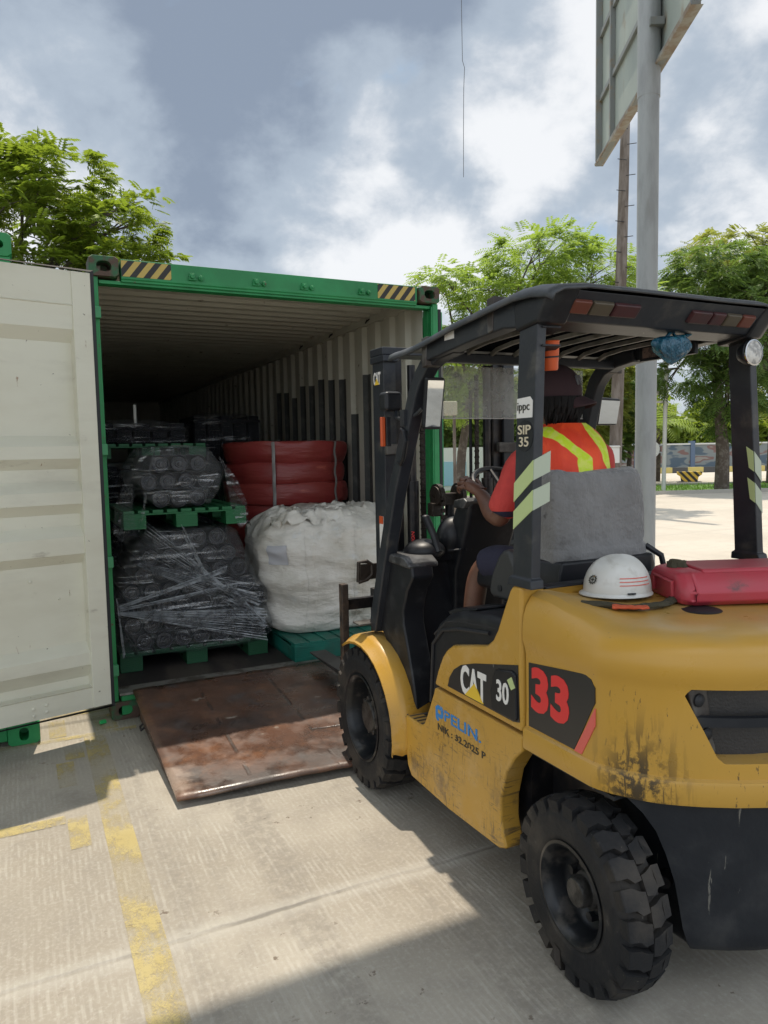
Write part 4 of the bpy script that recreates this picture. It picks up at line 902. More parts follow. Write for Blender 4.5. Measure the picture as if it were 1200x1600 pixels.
for s_ in (-1, 1): b = MB(); b.prism([(s_*.402, .980), (s_*.325, .980), (s_*.308, .90), (s_*.31, .86), (s_*.275, .772), (s_*.325, .772)], 'y', -1.80, -1.775); b.build('grille_bracket', WORNST, cwt, bevel=.006)
for (x, z) in ((-.352, .945), (-.318, .838), (.352, .945), (.318, .838)):
    q = MB(); q.lathe([(.020, 0), (.020, .006), (.012, .012), (.001, .013)], (x-.008*math.copysign(1, x)*-1, -1.80, z), (0, -1, 0), 12); q.build('grille_bolt', RUBBER, cwt)
# dark lower skirt
lows = []
def along(P_, s_):   # point at arclength s_ on plan
    for i in range(len(P_)-1):
        L = math.hypot(P_[i+1][0]-P_[i][0], P_[i+1][1]-P_[i][1])
        if s_ <= L: k = s_/L; return (P_[i][0]+(P_[i+1][0]-P_[i][0])*k, P_[i][1]+(P_[i+1][1]-P_[i][1])*k)
        s_ -= L
    return P_[-1]
TOT = sum(math.hypot(plan[i+1][0]-plan[i][0], plan[i+1][1]-plan[i][1]) for i in range(len(plan)-1))
inn = insetp(plan, .022)
for z, s0, dd in ((.641, .44, 0), (.60, .495, 0), (.55, .535, 0), (.48, .565, 0), (.40, .59, 0), (.32, .605, 0), (.26, .615, 0), (.215, .63, .0), (.195, .645, .01), (.185, .67, .03)):
    ring = []
    for k in range(31):
        s_ = s0+(TOT-2*s0)*k/30; x, y = along(inn, s_*(sum(math.hypot(inn[i+1][0]-inn[i][0], inn[i+1][1]-inn[i][1]) for i in range(len(inn)-1))/TOT)); ring.append((x, y+dd, z))
    ring += [(min(.36, ring[30][0]-.005), ring[30][1]+.04, z), (.36, -1.5, z), (-.36, -1.5, z), (max(-.36, ring[0][0]+.005), ring[0][1]+.04, z)]
    lows.append(ring)
b = MB(); b.loft(lows); b.build('lower_skirt', SKIRT, cwt, ang=45)
b = MB(); b.box(-.545, .545, -1.66, -1.27, .625, .637); b.build('wheel_arch_liner', SKIRT, cwt, flat=True)
b = MB(); b.box(-.46, -.36, -1.86, -1.845, .50, .56) if False else None
# decals on the counterweight
side = -.5575
# the side face sits .015 in; a thin recess sheet carries the decal
b = MB(); b.prism([(-1.270, .728), (-1.270, .950), (-1.55, .985), (-1.576, .975), (-1.592, .952), (-1.592, .905), (-1.500, .728)], 'x', side-.0025, side+.002); b.build('number_decal', DECAL, cwt, flat=True)
side_decal('red_stripe', [(-1.594, .890), (-1.594, .835), (-1.536, .726), (-1.502, .726)], REDS, .0035, side, cwt)
text_mesh('fleet_number', '33', REDT, cwt, (1.285, .790, 1.478, .945), ((side-.0025, 0, 0), (0, -1, 0), (0, 0, 1)), .0015, .045)
b = MB(); b.lathe([(.001, 0), (.062, 0), (.066, .003), (.060, .006), (.001, .007)], (-.12, -1.60, 1.142), (0, 0, 1), 28); b.build('filler_cap', RUBBER, cwt)

# wheels
def lug_tyre(r_, w, nl, rim):
    """tyre on the x axis, outer face at x=0, inner at x=w"""
    t_ = MB(); k = r_
    t_.lathe([(rim, .035), (rim+.004, .012), (rim+.018, .004), (rim+.03, .0005), (rim+.034, .0), (rim+.038, .0012), ((rim+r_)/2, -.006), (r_-.055, -.002), (r_-.042, .004), (r_-.026, .018), (r_-.024, w/2), (r_-.026, w-.018), (r_-.05, w-.002), ((rim+r_)/2, w+.006), (rim+.02, w-.004), (rim, w-.035)], (0, 0, 0), (1, 0, 0), 72, cap=False)
    for sd_ in (0, 1):
        for i in range(nl):
            a0 = 2*math.pi*(i+.5*sd_)/nl; da = 2*math.pi/nl
            # lug outline (across width u 0..1 from shoulder to past centre; angle fraction)
            out = [(.0, .04), (.0, .74), (.20, .74), (.32, .94), (.49, .90), (.49, .26), (.36, .20), (.20, .04)]
            def P(u, v, rr):
                x = u*w if sd_ == 0 else w-u*w; a = a0+v*da; return (x, rr*math.cos(a), rr*math.sin(a))
            top = [P(u, v, r_-(.010 if u == 0 else 0)) for u, v in out]; bot = [P(u*1.0, v+(.03 if j < 4 else -.03)*0, r_-.026) for j, (u, v) in enumerate(out)]
            sh = [(P(0, .05, r_-.010)), (P(0, .62, r_-.010))]
            n = len(out); vs = bot+top; fs = [tuple(range(n, 2*n))]+[(q, (q+1) % n, n+(q+1) % n, n+q) for q in range(n)]
            t_.add(vs, fs)
            # shoulder block running down the sidewall
            xs0, xs1 = (-.004, .03) if sd_ == 0 else (w+.004, w-.03)
            def Q(x, v, rr): a = a0+v*da; return (x, rr*math.cos(a), rr*math.sin(a))
            xo = .004 if sd_ == 0 else w-.004
            t_.add([Q(xs0+(.004 if sd_ == 0 else -.004), .05, r_-.05), Q(xs0+(.004 if sd_ == 0 else -.004), .73, r_-.05), Q(xo-.006 if sd_ == 0 else xo+.006, .73, r_-.012), Q(xo-.006 if sd_ == 0 else xo+.006, .05, r_-.012),
                    Q(xs1, .05, r_-.05), Q(xs1, .73, r_-.05), Q(xs1, .73, r_-.0005), Q(xs1, .05, r_-.0005)], [(0, 1, 2, 3), (7, 6, 5, 4), (0, 3, 7, 4), (1, 5, 6, 2), (3, 2, 6, 7), (0, 4, 5, 1)])
    return t_
def wheel(x, y, r_, w, rim, nl, s_, hubr, deep):
    """outer face at x (negative = left)"""
    rimm = MB(); rimm.lathe([(rim+.012, .006), (rim+.014, .0), (rim+.004, -.002), (rim-.006, .006), (rim-.016, .03), (rim-.022, deep*.8), (rim-.03, deep), (rim*.62, deep+.012), (rim*.5, deep-.004), (.03, deep), (.03, w-.02), (rim, w-.02), (rim+.005, .04)], (0, 0, 0), (1, 0, 0), 56, cap=False)
    for k in range(6):
        a = k*math.pi/3+.3; rimm.cyl((deep-.022, rim*.56*math.cos(a), rim*.56*math.sin(a)), (deep+.005, rim*.56*math.cos(a), rim*.56*math.sin(a)), .016, n=6)
    wo = rimm.build('wheel', RIM, fk, ang=40); wo.location = (x, y, r_-.004)
    if s_ > 0: wo.scale = (-1, 1, 1)
    wo.rotation_euler = (0, 0, R(-2.5) if y > -1 else R(-4.5))      # rear wheels steered a little
    ty = lug_tyre(r_, w, nl, rim).build('tyre', TYRE, wo, bevel=0, ang=32)
    h = MB(); h.lathe([(hubr*1.25, deep+.01), (hubr*1.2, deep-.02), (hubr, deep-.03), (hubr, .034 if hubr < .06 else .05), (hubr*.9, .022 if hubr < .06 else .035), (.001, .020 if hubr < .06 else .033)], (0, 0, 0), (1, 0, 0), 28)
    if hubr > .06:
        for k in range(9):
            a = 2*math.pi*k/9; h.cyl((.045, hubr*1.0*math.cos(a), hubr*1.0*math.sin(a)), (.085, hubr*1.0*math.cos(a), hubr*1.0*math.sin(a)), .016, n=8)
    h.build('hub', HUBM, wo, bevel=.003); return wo
wheel(-.618, .02, .354, .215, .205, 24, -1, .082, .11); wheel(.618, .02, .354, .215, .205, 24, 1, .082, .11)
wl = wheel(-.618, -1.545, .293, .150, .146, 22, -1, .047, .085); wheel(.618, -1.545, .293, .150, .146, 22, 1, .047, .085)
b = MB(); b.add([(-.002, .07, -.20), (-.002, .035, -.205), (-.002, .028, -.262), (-.002, .062, -.27)], [(0, 1, 2, 3)]); b.v = [(-.0085, y, z) for x, y, z in b.v]; b.build('worn_patch', WORNST, wl, flat=True)
b = MB(); b.box(-.42, -.385, -1.93, -1.80, .36, .40) if False else b.cyl((-.40, -1.72, .36), (-.30, -1.66, .36), .02); b.build('tie_rod', STEEL, fk)

# overhead guard
gd = GUARDM
def bar(pts, w, h, name='guard_pillar', mat=gd, parent=fk, bevel=.012):
    b = MB(); b.tube(pts, 0, sq=(w, h)); return b.build(name, mat, parent, bevel=bevel, seg=3)
for s_ in (-1, 1):
    # front pillar, bent into the roof rail
    P_ = [(s_*.515, .02, .79), (s_*.518, -.09, 1.10), (s_*.520, -.24, 1.50), (s_*.512, -.335, 1.73), (s_*.50, -.405, 1.92), (s_*.492, -.445, 1.995), (s_*.488, -.505, 2.052), (s_*.484, -.60, 2.085), (s_*.482, -.72, 2.10)]
    rings = []
    for i, p in enumerate(P_):
        a = Vector(P_[max(i-1, 0)]); c = Vector(P_[min(i+1, len(P_)-1)]); d_ = (c-a).normalized(); nrm = Vector((0, d_.z, -d_.y)); p = Vector(p); X_ = Vector((1, 0, 0)); h_ = .036
        rings.append([p+X_*.032+nrm*h_, p-X_*.032+nrm*h_, p-X_*.032-nrm*h_, p+X_*.032-nrm*h_])
    b = MB(); b.loft(rings); fp = b.build('front_pillar', gd, fk, bevel=.010, seg=3)
    if s_ < 0: LP = fp
    # rear pillar
    rings = []
    for z, xo, ya, yb in ((1.205, .572, -1.165, -1.300), (1.235, .570, -1.170, -1.295), (1.24, .560, -1.180, -1.287), (1.6, .550, -1.182, -1.285), (2.0, .535, -1.185, -1.283), (2.16, .530, -1.19, -1.29)):
        xo += 0 if s_ < 0 else (2.16-z)*.05; wd = .055 if z < 1.239 else .038
        rings.append([(s_*xo, ya, z), (s_*xo, yb, z), (s_*(xo-wd), yb, z), (s_*(xo-wd), ya, z)])
    b = MB(); b.loft(rings); rpz = b.build('rear_pillar', gd, fk, bevel=.008, seg=3)
    if s_ < 0: RP = rpz
    else: RPR = rpz
    # roof rail
    b = MB(); b.prism([(-.50, 2.045), (-.55, 2.115), (-.60, 2.130), (-.80, 2.155), (-1.05, 2.182), (-1.22, 2.193), (-1.34, 2.190), (-1.30, 2.10), (-1.20, 2.085), (-1.10, 2.098), (-.90, 2.085), (-.65, 2.060)], 'x', s_*.540, s_*.470); rr_ = b.build('roof_rail', gd, fk, bevel=.008)
    for y, z in ((-.545, 2.085), (-1.03, 2.155)):
        q = MB(); q.prism([(y+.018, z-.06), (y+.022, z+.062), (y-.022, z+.066), (y-.014, z-.055)], 'x', s_*.544, s_*.47); q.build('rail_bracket', WORNST, rr_, bevel=.004)
b = MB(); b.prism([(-1.392, 2.182), (-1.31, 2.095), (-1.19, 2.085), (-1.19, 2.185)], 'x', -.50, .50)
rb_ = b.build('rear_beam', gd, fk, bevel=.006)
for s_ in (-1, 1):
    q = MB(); rings = []
    for x, k in ((.44, 0), (.50, .0), (.53, .015), (.545, .045)):
        rings.append([(s_*x, -1.397+k, 2.186-k*.2), (s_*x, -1.318+k*.5, 2.085+k*.2), (s_*x, -1.18, 2.07+k*.2), (s_*x, -1.17, 2.17), (s_*x, -1.25, 2.198-k*.3)])
    q.loft(rings); q.build('corner_cap', BLKPL, rb_, bevel=.008)
# light bars on the sloping rear face of the beam
pn = Vector((0, -(2.205-2.095), -(1.395-1.31))).normalized(); pn = Vector((0, -.728, -.686)).normalized(); pu = Vector((0, -.686, .728))
base = Vector((0, -1.352, 2.139))
def lens(x0, x1, mat, name):
    b = MB(); P_ = [(x0, -.027), (x1, -.027), (x1, .027), (x0, .027)]
    b.add([base+Vector((x, 0, 0))+pu*v+pn*(-.004) for x, v in P_]+[base+Vector((x+(.004 if i in (0, 3) else -.004), 0, 0))+pu*v*.85+pn*.012 for i, (x, v) in enumerate(P_)], [(3, 2, 1, 0), (4, 5, 6, 7), (0, 1, 5, 4), (1, 2, 6, 5), (2, 3, 7, 6), (3, 0, 4, 7)])
    return b.build(name, mat, rb_, bevel=.005)
lens(-.452, -.372, AMBLENS, 'turn_light_lens'); lens(-.370, -.278, CLRLENS, 'reversing_light_lens'); lens(-.276, -.158, REDLENS, 'tail_light_lens')
lens(.085, .19, REDLENS, 'tail_light_lens'); lens(.192, .262, REDLENS, 'brake_light_lens'); lens(.264, .345, CLRLENS, 'reversing_light_lens'); lens(.347, .42, AMBLENS, 'turn_light_lens')
# roof bars and thin top plate
b = MB(); b.box(-.47, .47, -.60, -.555, 2.045, 2.085); b.build('front_beam', gd, fk, bevel=.006)
for x in (-.36, -.24, -.12, 0, .12, .24, .36):
    b = MB(); b.tube([(x, -.575, 2.075), (x, -.64, 2.100), (x, -.75, 2.112), (x, -1.0, 2.118), (x, -1.27, 2.118)], 0, sq=(.013, .016)); b.build('roof_bar', pm('pale_roof_bar', (.22, .21, .19), .45, var=((.12, .115, .10), 9, .4, .6)), fk)
rp_pts = [(-.205, 2.128), (-.30, 2.128), (-.45, 2.134), (-.58, 2.150), (-.80, 2.180), (-1.05, 2.205), (-1.20, 2.217), (-1.30, 2.213), (-1.375, 2.199), (-1.408, 2.183)]
rings = []
for x in (-.545, -.535, -.50, -.40, -.2, 0, .2, .40, .50, .535, .545):
    xs_ = 1.045; k = abs(x); dz = -.045 if k > .54 else (-.022 if k > .53 else (-.006 if k > .48 else .006)); nf = .0
    rings.append([(x*xs_, y+(.0 if i else -.06*(k/.545)**4), z+dz+.002*noise.noise(Vector((x*8, y*8, 1)))) for i, (y, z) in enumerate(rp_pts)])
b = MB(); b.loft(rings, closed=False); rpl = b.build('roof_plate', GUARDT, fk, ang=60); sol = rpl.modifiers.new('thickness', 'SOLIDIFY'); sol.thickness = .009; sol.offset = 0
b = MB(); b.loft([[(x, y, z-.016-.03*(1 if y < -.5 else 0)) for y, z in rp_pts[2:8]] for x in (-.468, 0, .468)], closed=False); b.build('roof_dark_sheet', pm('black_underside_sheet', (.006, .007, .009), .95, spec=0.0), fk, ang=60)  # black sheet added below the plate so the underside stays dark
# clear front sheet
def clear_mat():
    m = bpy.data.materials.new('scratched_clear_sheet'); m.use_nodes = True; T = NT(m.node_tree); o = T.obj()
    tr = T.n('ShaderNodeBsdfTransparent'); tr.inputs[0].default_value = (.93, .94, .93, 1); gl = T.n('ShaderNodeBsdfGlossy'); gl.inputs['Roughness'].default_value = .12
    df = T.n('ShaderNodeBsdfDiffuse'); df.inputs[0].default_value = (.8, .8, .76, 1); fr = T.n('ShaderNodeLayerWeight'); fr.inputs[0].default_value = .25
    m1 = T.n('ShaderNodeMixShader'); T.l(T.ramp(T.noise(o, 9, 6, .7), .4, .75, .24, .40), m1.inputs[0]); T.l(tr.outputs[0], m1.inputs[1]); T.l(df.outputs[0], m1.inputs[2])
    m2 = T.n('ShaderNodeMixShader'); T.l(T.math('MULTIPLY', fr.outputs['Fresnel'], .5), m2.inputs[0]); T.l(m1.outputs[0], m2.inputs[1]); T.l(gl.outputs[0], m2.inputs[2])
    T.l(m2.outputs[0], T.n('ShaderNodeOutputMaterial').inputs[0]); return m
CLR = clear_mat()
b = MB(); b.box(-.345, .47, -.365, -.361, 1.825, 2.06); b.build('clear_windscreen', CLR, fk, flat=True)
b = MB(); b.box(-.347, .47, -.367, -.359, 1.820, 1.8245); b.box(-.349, -.3455, -.367, -.359, 1.82, 2.06); b.build('windscreen_edge', PLWHITE, fk, flat=True)
# things on the rear pillars
PXO = lambda z: float(np.interp(z, [1.24, 1.6, 2.0, 2.16], [.560, .550, .535, .530])); PYB = lambda z: -float(np.interp(z, [1.24, 1.6, 2.0, 2.16], [1.287, 1.285, 1.283, 1.29])); PYA = lambda z: -float(np.interp(z, [1.24, 1.6, 2.0, 2.16], [1.180, 1.182, 1.185, 1.19]))
def rp_strip(poly, mat, name, face='side', par=None, s_=-1):
    """thin strip lying on the pillar; poly in (t, z) with t along the face"""
    b = MB(); vs = []
    for t_, z in poly:
        k = (z-1.24)/(2.16-1.24); xo = PXO(z); yb = PYB(z); ya = PYA(z)
        if face == 'side': vs.append((s_*(xo+.0022), ya+(yb-ya)*t_, z))
        else: vs.append((s_*(xo-.07*t_), yb-.0022, z))
    n = len(vs); b.add(vs+[(v[0]-(s_*.004 if face == 'side' else 0), v[1]+(0 if face == 'side' else .004), v[2]) for v in vs], [tuple(range(n)), tuple(range(2*n-1, n-1, -1))]+[(i, (i+1) % n, n+(i+1) % n, n+i) for i in range(n)]); return b.build(name, mat, par or RP, flat=True)
rp_strip([(.0, 1.495), (.0, 1.56), (.99, 1.64), (.99, 1.573)], REFLY, 'reflective_tape'); rp_strip([(.0, 1.40), (.0, 1.462), (.99, 1.54), (.99, 1.472)], REFLY, 'reflective_tape')
rp_strip([(.0, 1.573), (.0, 1.64), (.98, 1.67), (.98, 1.60)], REFLG, 'reflective_tape', 'rear'); rp_strip([(.0, 1.472), (.0, 1.54), (.98, 1.565), (.98, 1.50)], REFLG, 'reflective_tape', 'rear')
rp_strip([(.03, 1.782), (.03, 1.848), (.74, 1.852), (.88, 1.838), (.88, 1.782)], WHITE, 'white_sticker')
rp_strip([(.5+.46*math.cos(a), 1.722+.053*math.sin(a)) for a in arc_pts(20)], BLKPL, 'round_sticker')
kx = lambda z: -PXO(z)
text_mesh('sticker_lettering', 'ippc', BLACKT, RP, (1.192, 1.798, 1.258, 1.834), ((kx(1.80)-.0018, 0, 0), (0, -1, 0), (0, 0, 1)), .002, .0)
text_mesh('pillar_lettering', 'SIP', CREAMT, RP, (1.198, 1.726, 1.268, 1.758), ((kx(1.735)-.0022, 0, 0), (0, -1, 0), (0, 0, 1)), .002, .01)
text_mesh('pillar_lettering', '35', CREAMT, RP, (1.206, 1.685, 1.258, 1.718), ((kx(1.70)-.0022, 0, 0), (0, -1, 0), (0, 0, 1)), .002, .01)
def rp_right(poly, mat, face):
    b = MB(); vs = []
    for t_, z in poly:
        xo = PXO(z)+(2.16-z)*.05
        vs.append((xo-.038*(1-t_), PYB(z)-.0015, z) if face == 'rear' else (xo-.038-.0015, PYA(z)+(PYB(z)-PYA(z))*t_, z))
    n = len(vs); b.add(vs, [tuple(range(n))]); o = b.build('reflective_tape', mat, RPR, flat=True); q = o.modifiers.new('t', 'SOLIDIFY'); q.thickness = .0015
for dz in (0, -.125):
    rp_right([(0, 1.650+dz), (1, 1.61+dz), (1, 1.525+dz), (0, 1.57+dz)], REFLG, 'rear'); rp_right([(.70, 1.67+dz), (.995, 1.65+dz), (.995, 1.57+dz), (.78, 1.585+dz)], REFLY, 'side')
# work lamp on the right rear pillar
b = MB(); b.lathe([(.001, .05), (.030, .045), (.048, .015), (.050, 0), (.046, -.004)], (.470, -1.315, 2.030), (0, 1, 0), 28, cap=False); wl_ = b.build('work_lamp', BLKPL, RPR)
b = MB(); b.lathe([(.046, -.004), (.047, -.010), (.040, -.014), (.020, -.018), (.001, -.019)], (.470, -1.315, 2.030), (0, 1, 0), 28, cap=False); b.build('lamp_glass', pm('frosted_lamp_glass', (0.62, 0.60, 0.55), .12, var=((0.30, 0.29, 0.27), 26, .45, .6), bump=(40, .6)), wl_)
b = MB(); b.lathe([(.046, -.002), (.050, -.006), (.050, -.012), (.045, -.013)], (.470, -1.315, 2.030), (0, 1, 0), 28, cap=False); b.build('lamp_ring', CHROME, wl_)
# straps round the left rear pillar
for z in (2.005, 2.065):
    q = MB(); rings = []
    for dz in (0, .006):
        rings.append([(-.516+.0, -1.188, z+dz), (-.516, -1.292, z+dz+.01), (-.44, -1.292, z+dz+.012), (-.425, -1.23, z+dz)])
    q.loft(rings); q.build('wire_tie', RUBBER, RP)
# mirrors and lamps at the front left pillar
b = MB(); b.prism([(-.560, 1.985), (-.553, 1.99), (-.478, 1.99), (-.470, 1.98), (-.474, 1.78), (-.482, 1.768), (-.548, 1.768), (-.560, 1.785)], 'y', -.50, -.478); mr = b.build('mirror', BLKPL, LP, bevel=.008)
mr.matrix_local = Matrix.Translation((-.475, -.50, 1.88)) @ Matrix.Rotation(R(-4), 4, 'Z') @ Matrix.Rotation(R(11), 4, 'X') @ Matrix.Translation((.515, .49, -1.88+.0))
b = MB(); b.prism([(-.553, 1.978), (-.478, 1.978), (-.481, 1.78), (-.551, 1.78)], 'y', -.5025, -.5005); b.build('mirror_glass', MIRROR, mr, bevel=0, flat=True)
b = MB(); b.tube([(-.515, -.475, 1.86), (-.52, -.44, 1.84), (-.52, -.36, 1.82)], .008, 8); b.box(-.55, -.50, -.37, -.33, 1.79, 1.86); b.build('mirror_arm', gd, LP)
b = MB(); b.box(-.58, -.49, -.25, -.17, 1.86, 1.95); b.build('work_lamp', BLKPL, LP, bevel=.018, seg=3)
b = MB(); b.tube([(-.52, -.235, 1.86), (-.53, -.26, 1.83), (-.53, -.31, 1.82)], .009, 8); b.build('lamp_arm', gd, LP)
b = MB(); b.box(-.585, -.565, -.215, -.195, 1.70, 1.835); b.build('side_reflector', ORANGE, LP, bevel=.004); b = MB(); b.box(-.565, -.54, -.225, -.19, 1.70, 1.835); b.build('reflector_base', BLKPL, LP, bevel=.004)
b = MB(); b.tube([(-.545, -.335, 1.775), (-.555, -.38, 1.76), (-.56, -.405, 1.72), (-.56, -.375, 1.645), (-.555, -.34, 1.62), (-.545, -.31, 1.625)], .010, 10); b.build('grab_handle', BLKPL, LP)
# right mirror, seen beyond the driver
b = MB(); b.prism([(.60, 1.925), (.605, 1.935), (.735, 1.93), (.742, 1.92), (.742, 1.80), (.735, 1.79), (.605, 1.79), (.60, 1.80)], 'y', -.335, -.315); 
fpr = [c for c in fk.children if c.name.startswith('front_pillar')][1]
mr2 = b.build('mirror', BLKPL, fpr, bevel=.008); mr2.matrix_local = Matrix.Translation((.67, -.325, 1.86)) @ Matrix.Rotation(R(12), 4, 'X') @ Matrix.Translation((-.67, .325, -1.86))
b = MB(); b.prism([(.610, 1.922), (.735, 1.919), (.735, 1.80), (.610, 1.80)], 'y', -.3375, -.3355); b.build('mirror_glass', MIRROR, mr2, flat=True)
b = MB(); b.tube([(.52, -.31, 1.78), (.60, -.31, 1.84), (.67, -.315, 1.86)], .008, 8); b.build('mirror_arm', gd, fpr)
# panel hung inside the right roof rail
b = MB(); b.box(.43, .455, -1.08, -.78, 2.055, 2.125); cp = b.build('roof_panel', BLKPL, fk, bevel=.004)
b = MB(); b.box(.4275, .4295, -1.065, -.95, 2.068, 2.112); b.box(.4275, .4295, -.94, -.80, 2.068, 2.112); b.build('panel_plate', pm('dusty_plate', (.24, .17, .14), .6, var=((.1, .08, .07), 30, .5, .6)), cp, flat=True)
b = MB(); b.box(-.5425, -.5405, -.78, -.71, 2.112, 2.146); b.build('warning_sticker', WHITE, [c for c in fk.children if c.name.startswith('roof_rail')][0], flat=True)

# seat
b = MB(); b.box(-.26, .24, -1.0, -.48, 1.06, 1.14); b.box(-.26, .24, -.60, -.46, 1.10, 1.155); stt = b.build('seat', BLKPL, fk, bevel=.04, seg=4)
rings = []
for z, hw, yf, yb in ((1.205, .20, -1.0, -1.07), (1.22, .235, -.97, -1.09), (1.26, .24, -.96, -1.10), (1.285, .238, -.96, -1.098), (1.30, .232, -.96, -1.085), (1.32, .237, -.96, -1.088), (1.42, .238, -.955, -1.085), (1.52, .232, -.95, -1.078), (1.560, .224, -.95, -1.07), (1.576, .212, -.955, -1.06), (1.583, .19, -.97, -1.05)):
    ring = []
    for k in range(44):
        a = 2*math.pi*k/44; c, s_ = math.cos(a), math.sin(a); e = (abs(c)**5+abs(s_)**5)**-.2; ym = (yf+yb)/2; yh = (yf-yb)/2; w_ = .006*noise.noise(Vector((c*3, s_*2, z*9)))
        horn = .016*max(0, abs(c*e)-.80)/.20*max(0, (z-1.50)/.1)
        ring.append((-.055+c*e*(hw+w_), ym+s_*e*yh*(1-.25*abs(c*e)**6)+w_+.02*(c*e)**2*(1 if s_ > 0 else -.6), z+horn+.004*math.sin(c*7)))
    rings.append(ring)
b = MB(); b.loft(rings); b.build('backrest_cover', GREY_F, fk, ang=70)
b = MB(); rings = []
for z, hw in ((1.08, .25), (1.12, .265), (1.20, .27), (1.25, .255)):
    rings.append([(-.055+sx_*hw*(.9 if abs(sy_) > .5 and i % 2 else 1), -1.04+sy_*.075, z) for i, (sx_, sy_) in enumerate(((1, -.7), (1, .7), (.9, 1), (-.9, 1), (-1, .7), (-1, -.7), (-.9, -1), (.9, -1)))])
b.loft(rings); b.build('backrest_shell', BLKPL, fk, bevel=.012)
b = MB(); b.tube([(.17, -1.08, 1.28), (.215, -1.12, 1.24), (.225, -1.13, 1.18), (.21, -1.12, 1.12)], .012, 8); b.build('seat_belt_bracket', BLKPL, fk)
b = MB(); b.prism([(-.71, 1.08), (-.73, 1.16), (-.775, 1.235), (-.81, 1.27), (-.86, 1.275), (-.90, 1.22), (-.93, 1.10), (-.90, 1.06), (-.74, 1.06)], 'x', -.345, -.265); hp = b.build('hip_rest', pm('grey_black_plastic', (0.042, 0.043, 0.043), .5), fk, bevel=.022, seg=3)
b = MB(); b.box(-.33, -.29, -.86, -.80, .99, 1.06); b.build('seat_belt_buckle', BLKPL, hp, bevel=.006); b = MB(); b.lathe([(.014, 0), (.014, .003), (.001, .004)], (-.346, -.80, 1.11), (-1, 0, 0), 14); b.build('bolt_recess', RUBBER, hp)

# mast
MY = .12
for s_ in (-1, 1):
    b = MB(); b.prism([(s_*.405, MY), (s_*.405, MY+.13), (s_*.385, MY+.13), (s_*.385, MY+.022), (s_*.335, MY+.022), (s_*.335, MY+.0)], 'z', .10, 2.17)
    ob_ = b.build('outer_mast_rail', gd, fk, bevel=.004)
    b = MB(); b.prism([(s_*.375, MY+.03), (s_*.375, MY+.045), (s_*.34, MY+.045), (s_*.34, MY+.12), (s_*.375, MY+.12), (s_*.375, MY+.135), (s_*.285, MY+.135), (s_*.285, MY+.12), (s_*.325, MY+.12), (s_*.325, MY+.045), (s_*.285, MY+.045), (s_*.285, MY+.03)], 'z', .16, 2.15); b.build('inner_mast_rail', STEEL, fk, bevel=.002)
    b = MB(); b.cyl((s_*.235, MY+.02, .2), (s_*.235, MY+.02, 1.52), .032, n=20); b.cyl((s_*.235, MY+.02, 1.52), (s_*.235, MY+.02, 2.12), .021, n=18); b.build('lift_cylinder', STEEL, fk)
    ch = MB()
    for k in range(46):
        z = .52+k*.034
        ch.box(s_*.172-.010, s_*.172+.010, MY+.02, MY+.032, z, z+.022)
        ch.cyl((s_*.172-.013, MY+.026, z+.028), (s_*.172+.013, MY+.026, z+.028), .007, n=6)
    ch.build('lift_chain', CHAIN, fk)
    b = MB(); b.box(*sorted((s_*.41, s_*.28)), MY-.035, MY-.005, 1.66, 1.715); b.build('mast_bracket', WORNST, fk, bevel=.004)
    b = MB(); b.cyl((s_*.148, MY+.05, .4), (s_*.148, MY+.05, 2.0), .009, n=8); b.build('hydraulic_hose', RUBBER, fk)
b = MB(); b.box(-.415, .415, MY-.01, MY+.14, 2.165, 2.205); b.prism([(-.415, 2.13), (-.415, 2.165), (-.30, 2.165), (-.33, 2.13)], 'y', MY-.02, MY+.14); b.build('mast_crosshead', gd, fk, bevel=.006)
b = MB(); b.box(-.40, .40, MY+.03, MY+.12, .32, .42); b.box(-.40, .40, MY-.03, MY+.0, .98, 1.05); b.build('mast_crossmember', STEEL, fk, bevel=.005)
# middle cylinder with twin chain wheels
b = MB(); b.cyl((-.035, MY-.02, .3), (-.035, MY-.02, 1.33), .042, n=20); b.cyl((-.035, MY-.02, 1.33), (-.035, MY-.02, 1.40), .025, n=16); mc = b.build('free_lift_cylinder', STEEL, fk)
b = MB(); b.box(-.135, .045, MY-.045, MY+.02, 1.385, 1.45); b.box(-.155, -.10, MY-.05, MY+.01, 1.33, 1.40); b.build('chain_wheel_block', CHAIN, mc, bevel=.006)
for x in (-.115, .015):
    b = MB(); b.lathe([(.012, -.02), (.052, -.018), (.055, -.008), (.045, -.006), (.045, .006), (.055, .008), (.052, .018), (.012, .02)], (x, MY-.03, 1.435), (1, 0, 0), 26); cwh = b.build('chain_wheel', CHAIN, mc)
    q = MB()
    for k in range(18):
        a = math.pi*k/17; q.box(-.012, .012, -.008, .008, -.006, .006, Matrix.Translation((x, MY-.03+.058*math.cos(a), 1.435+.058*math.sin(a))) @ Matrix.Rotation(a, 4, 'X'))
    for k in range(22):
        q.box(x-.012, x+.012, MY-.094, MY-.082, 1.42-k*.034, 1.442-k*.034)
    q.build('chain', CHAIN, mc, flat=True)
FRM = ((-.4055, 0, 0), (0, -1, 0), (0, 0, 1))
ms = [c for c in fk.children if c.name.startswith('outer_mast_rail')][0]
text_mesh('mast_lettering', 'CAT', WHITE, ms, (-MY-.115, 2.02, -MY-.035, 2.085), FRM, .002, .03)
b = MB(); b.prism([(MY+.10, 2.0195), (MY+.075, 2.052), (MY+.048, 2.0195)], 'x', -.409, -.4052); b.build('mast_triangle', CATY, ms, flat=True)
b = MB(); b.box(-.4075, -.4045, MY+.03, MY+.075, 1.16, 1.34); wsx = b.build('warning_sticker', WHITE, ms, flat=True)
b = MB(); b.box(-.4085, -.4070, MY+.03, MY+.075, 1.30, 1.34); b.build('warning_sticker_top', ORANGE, wsx, flat=True)
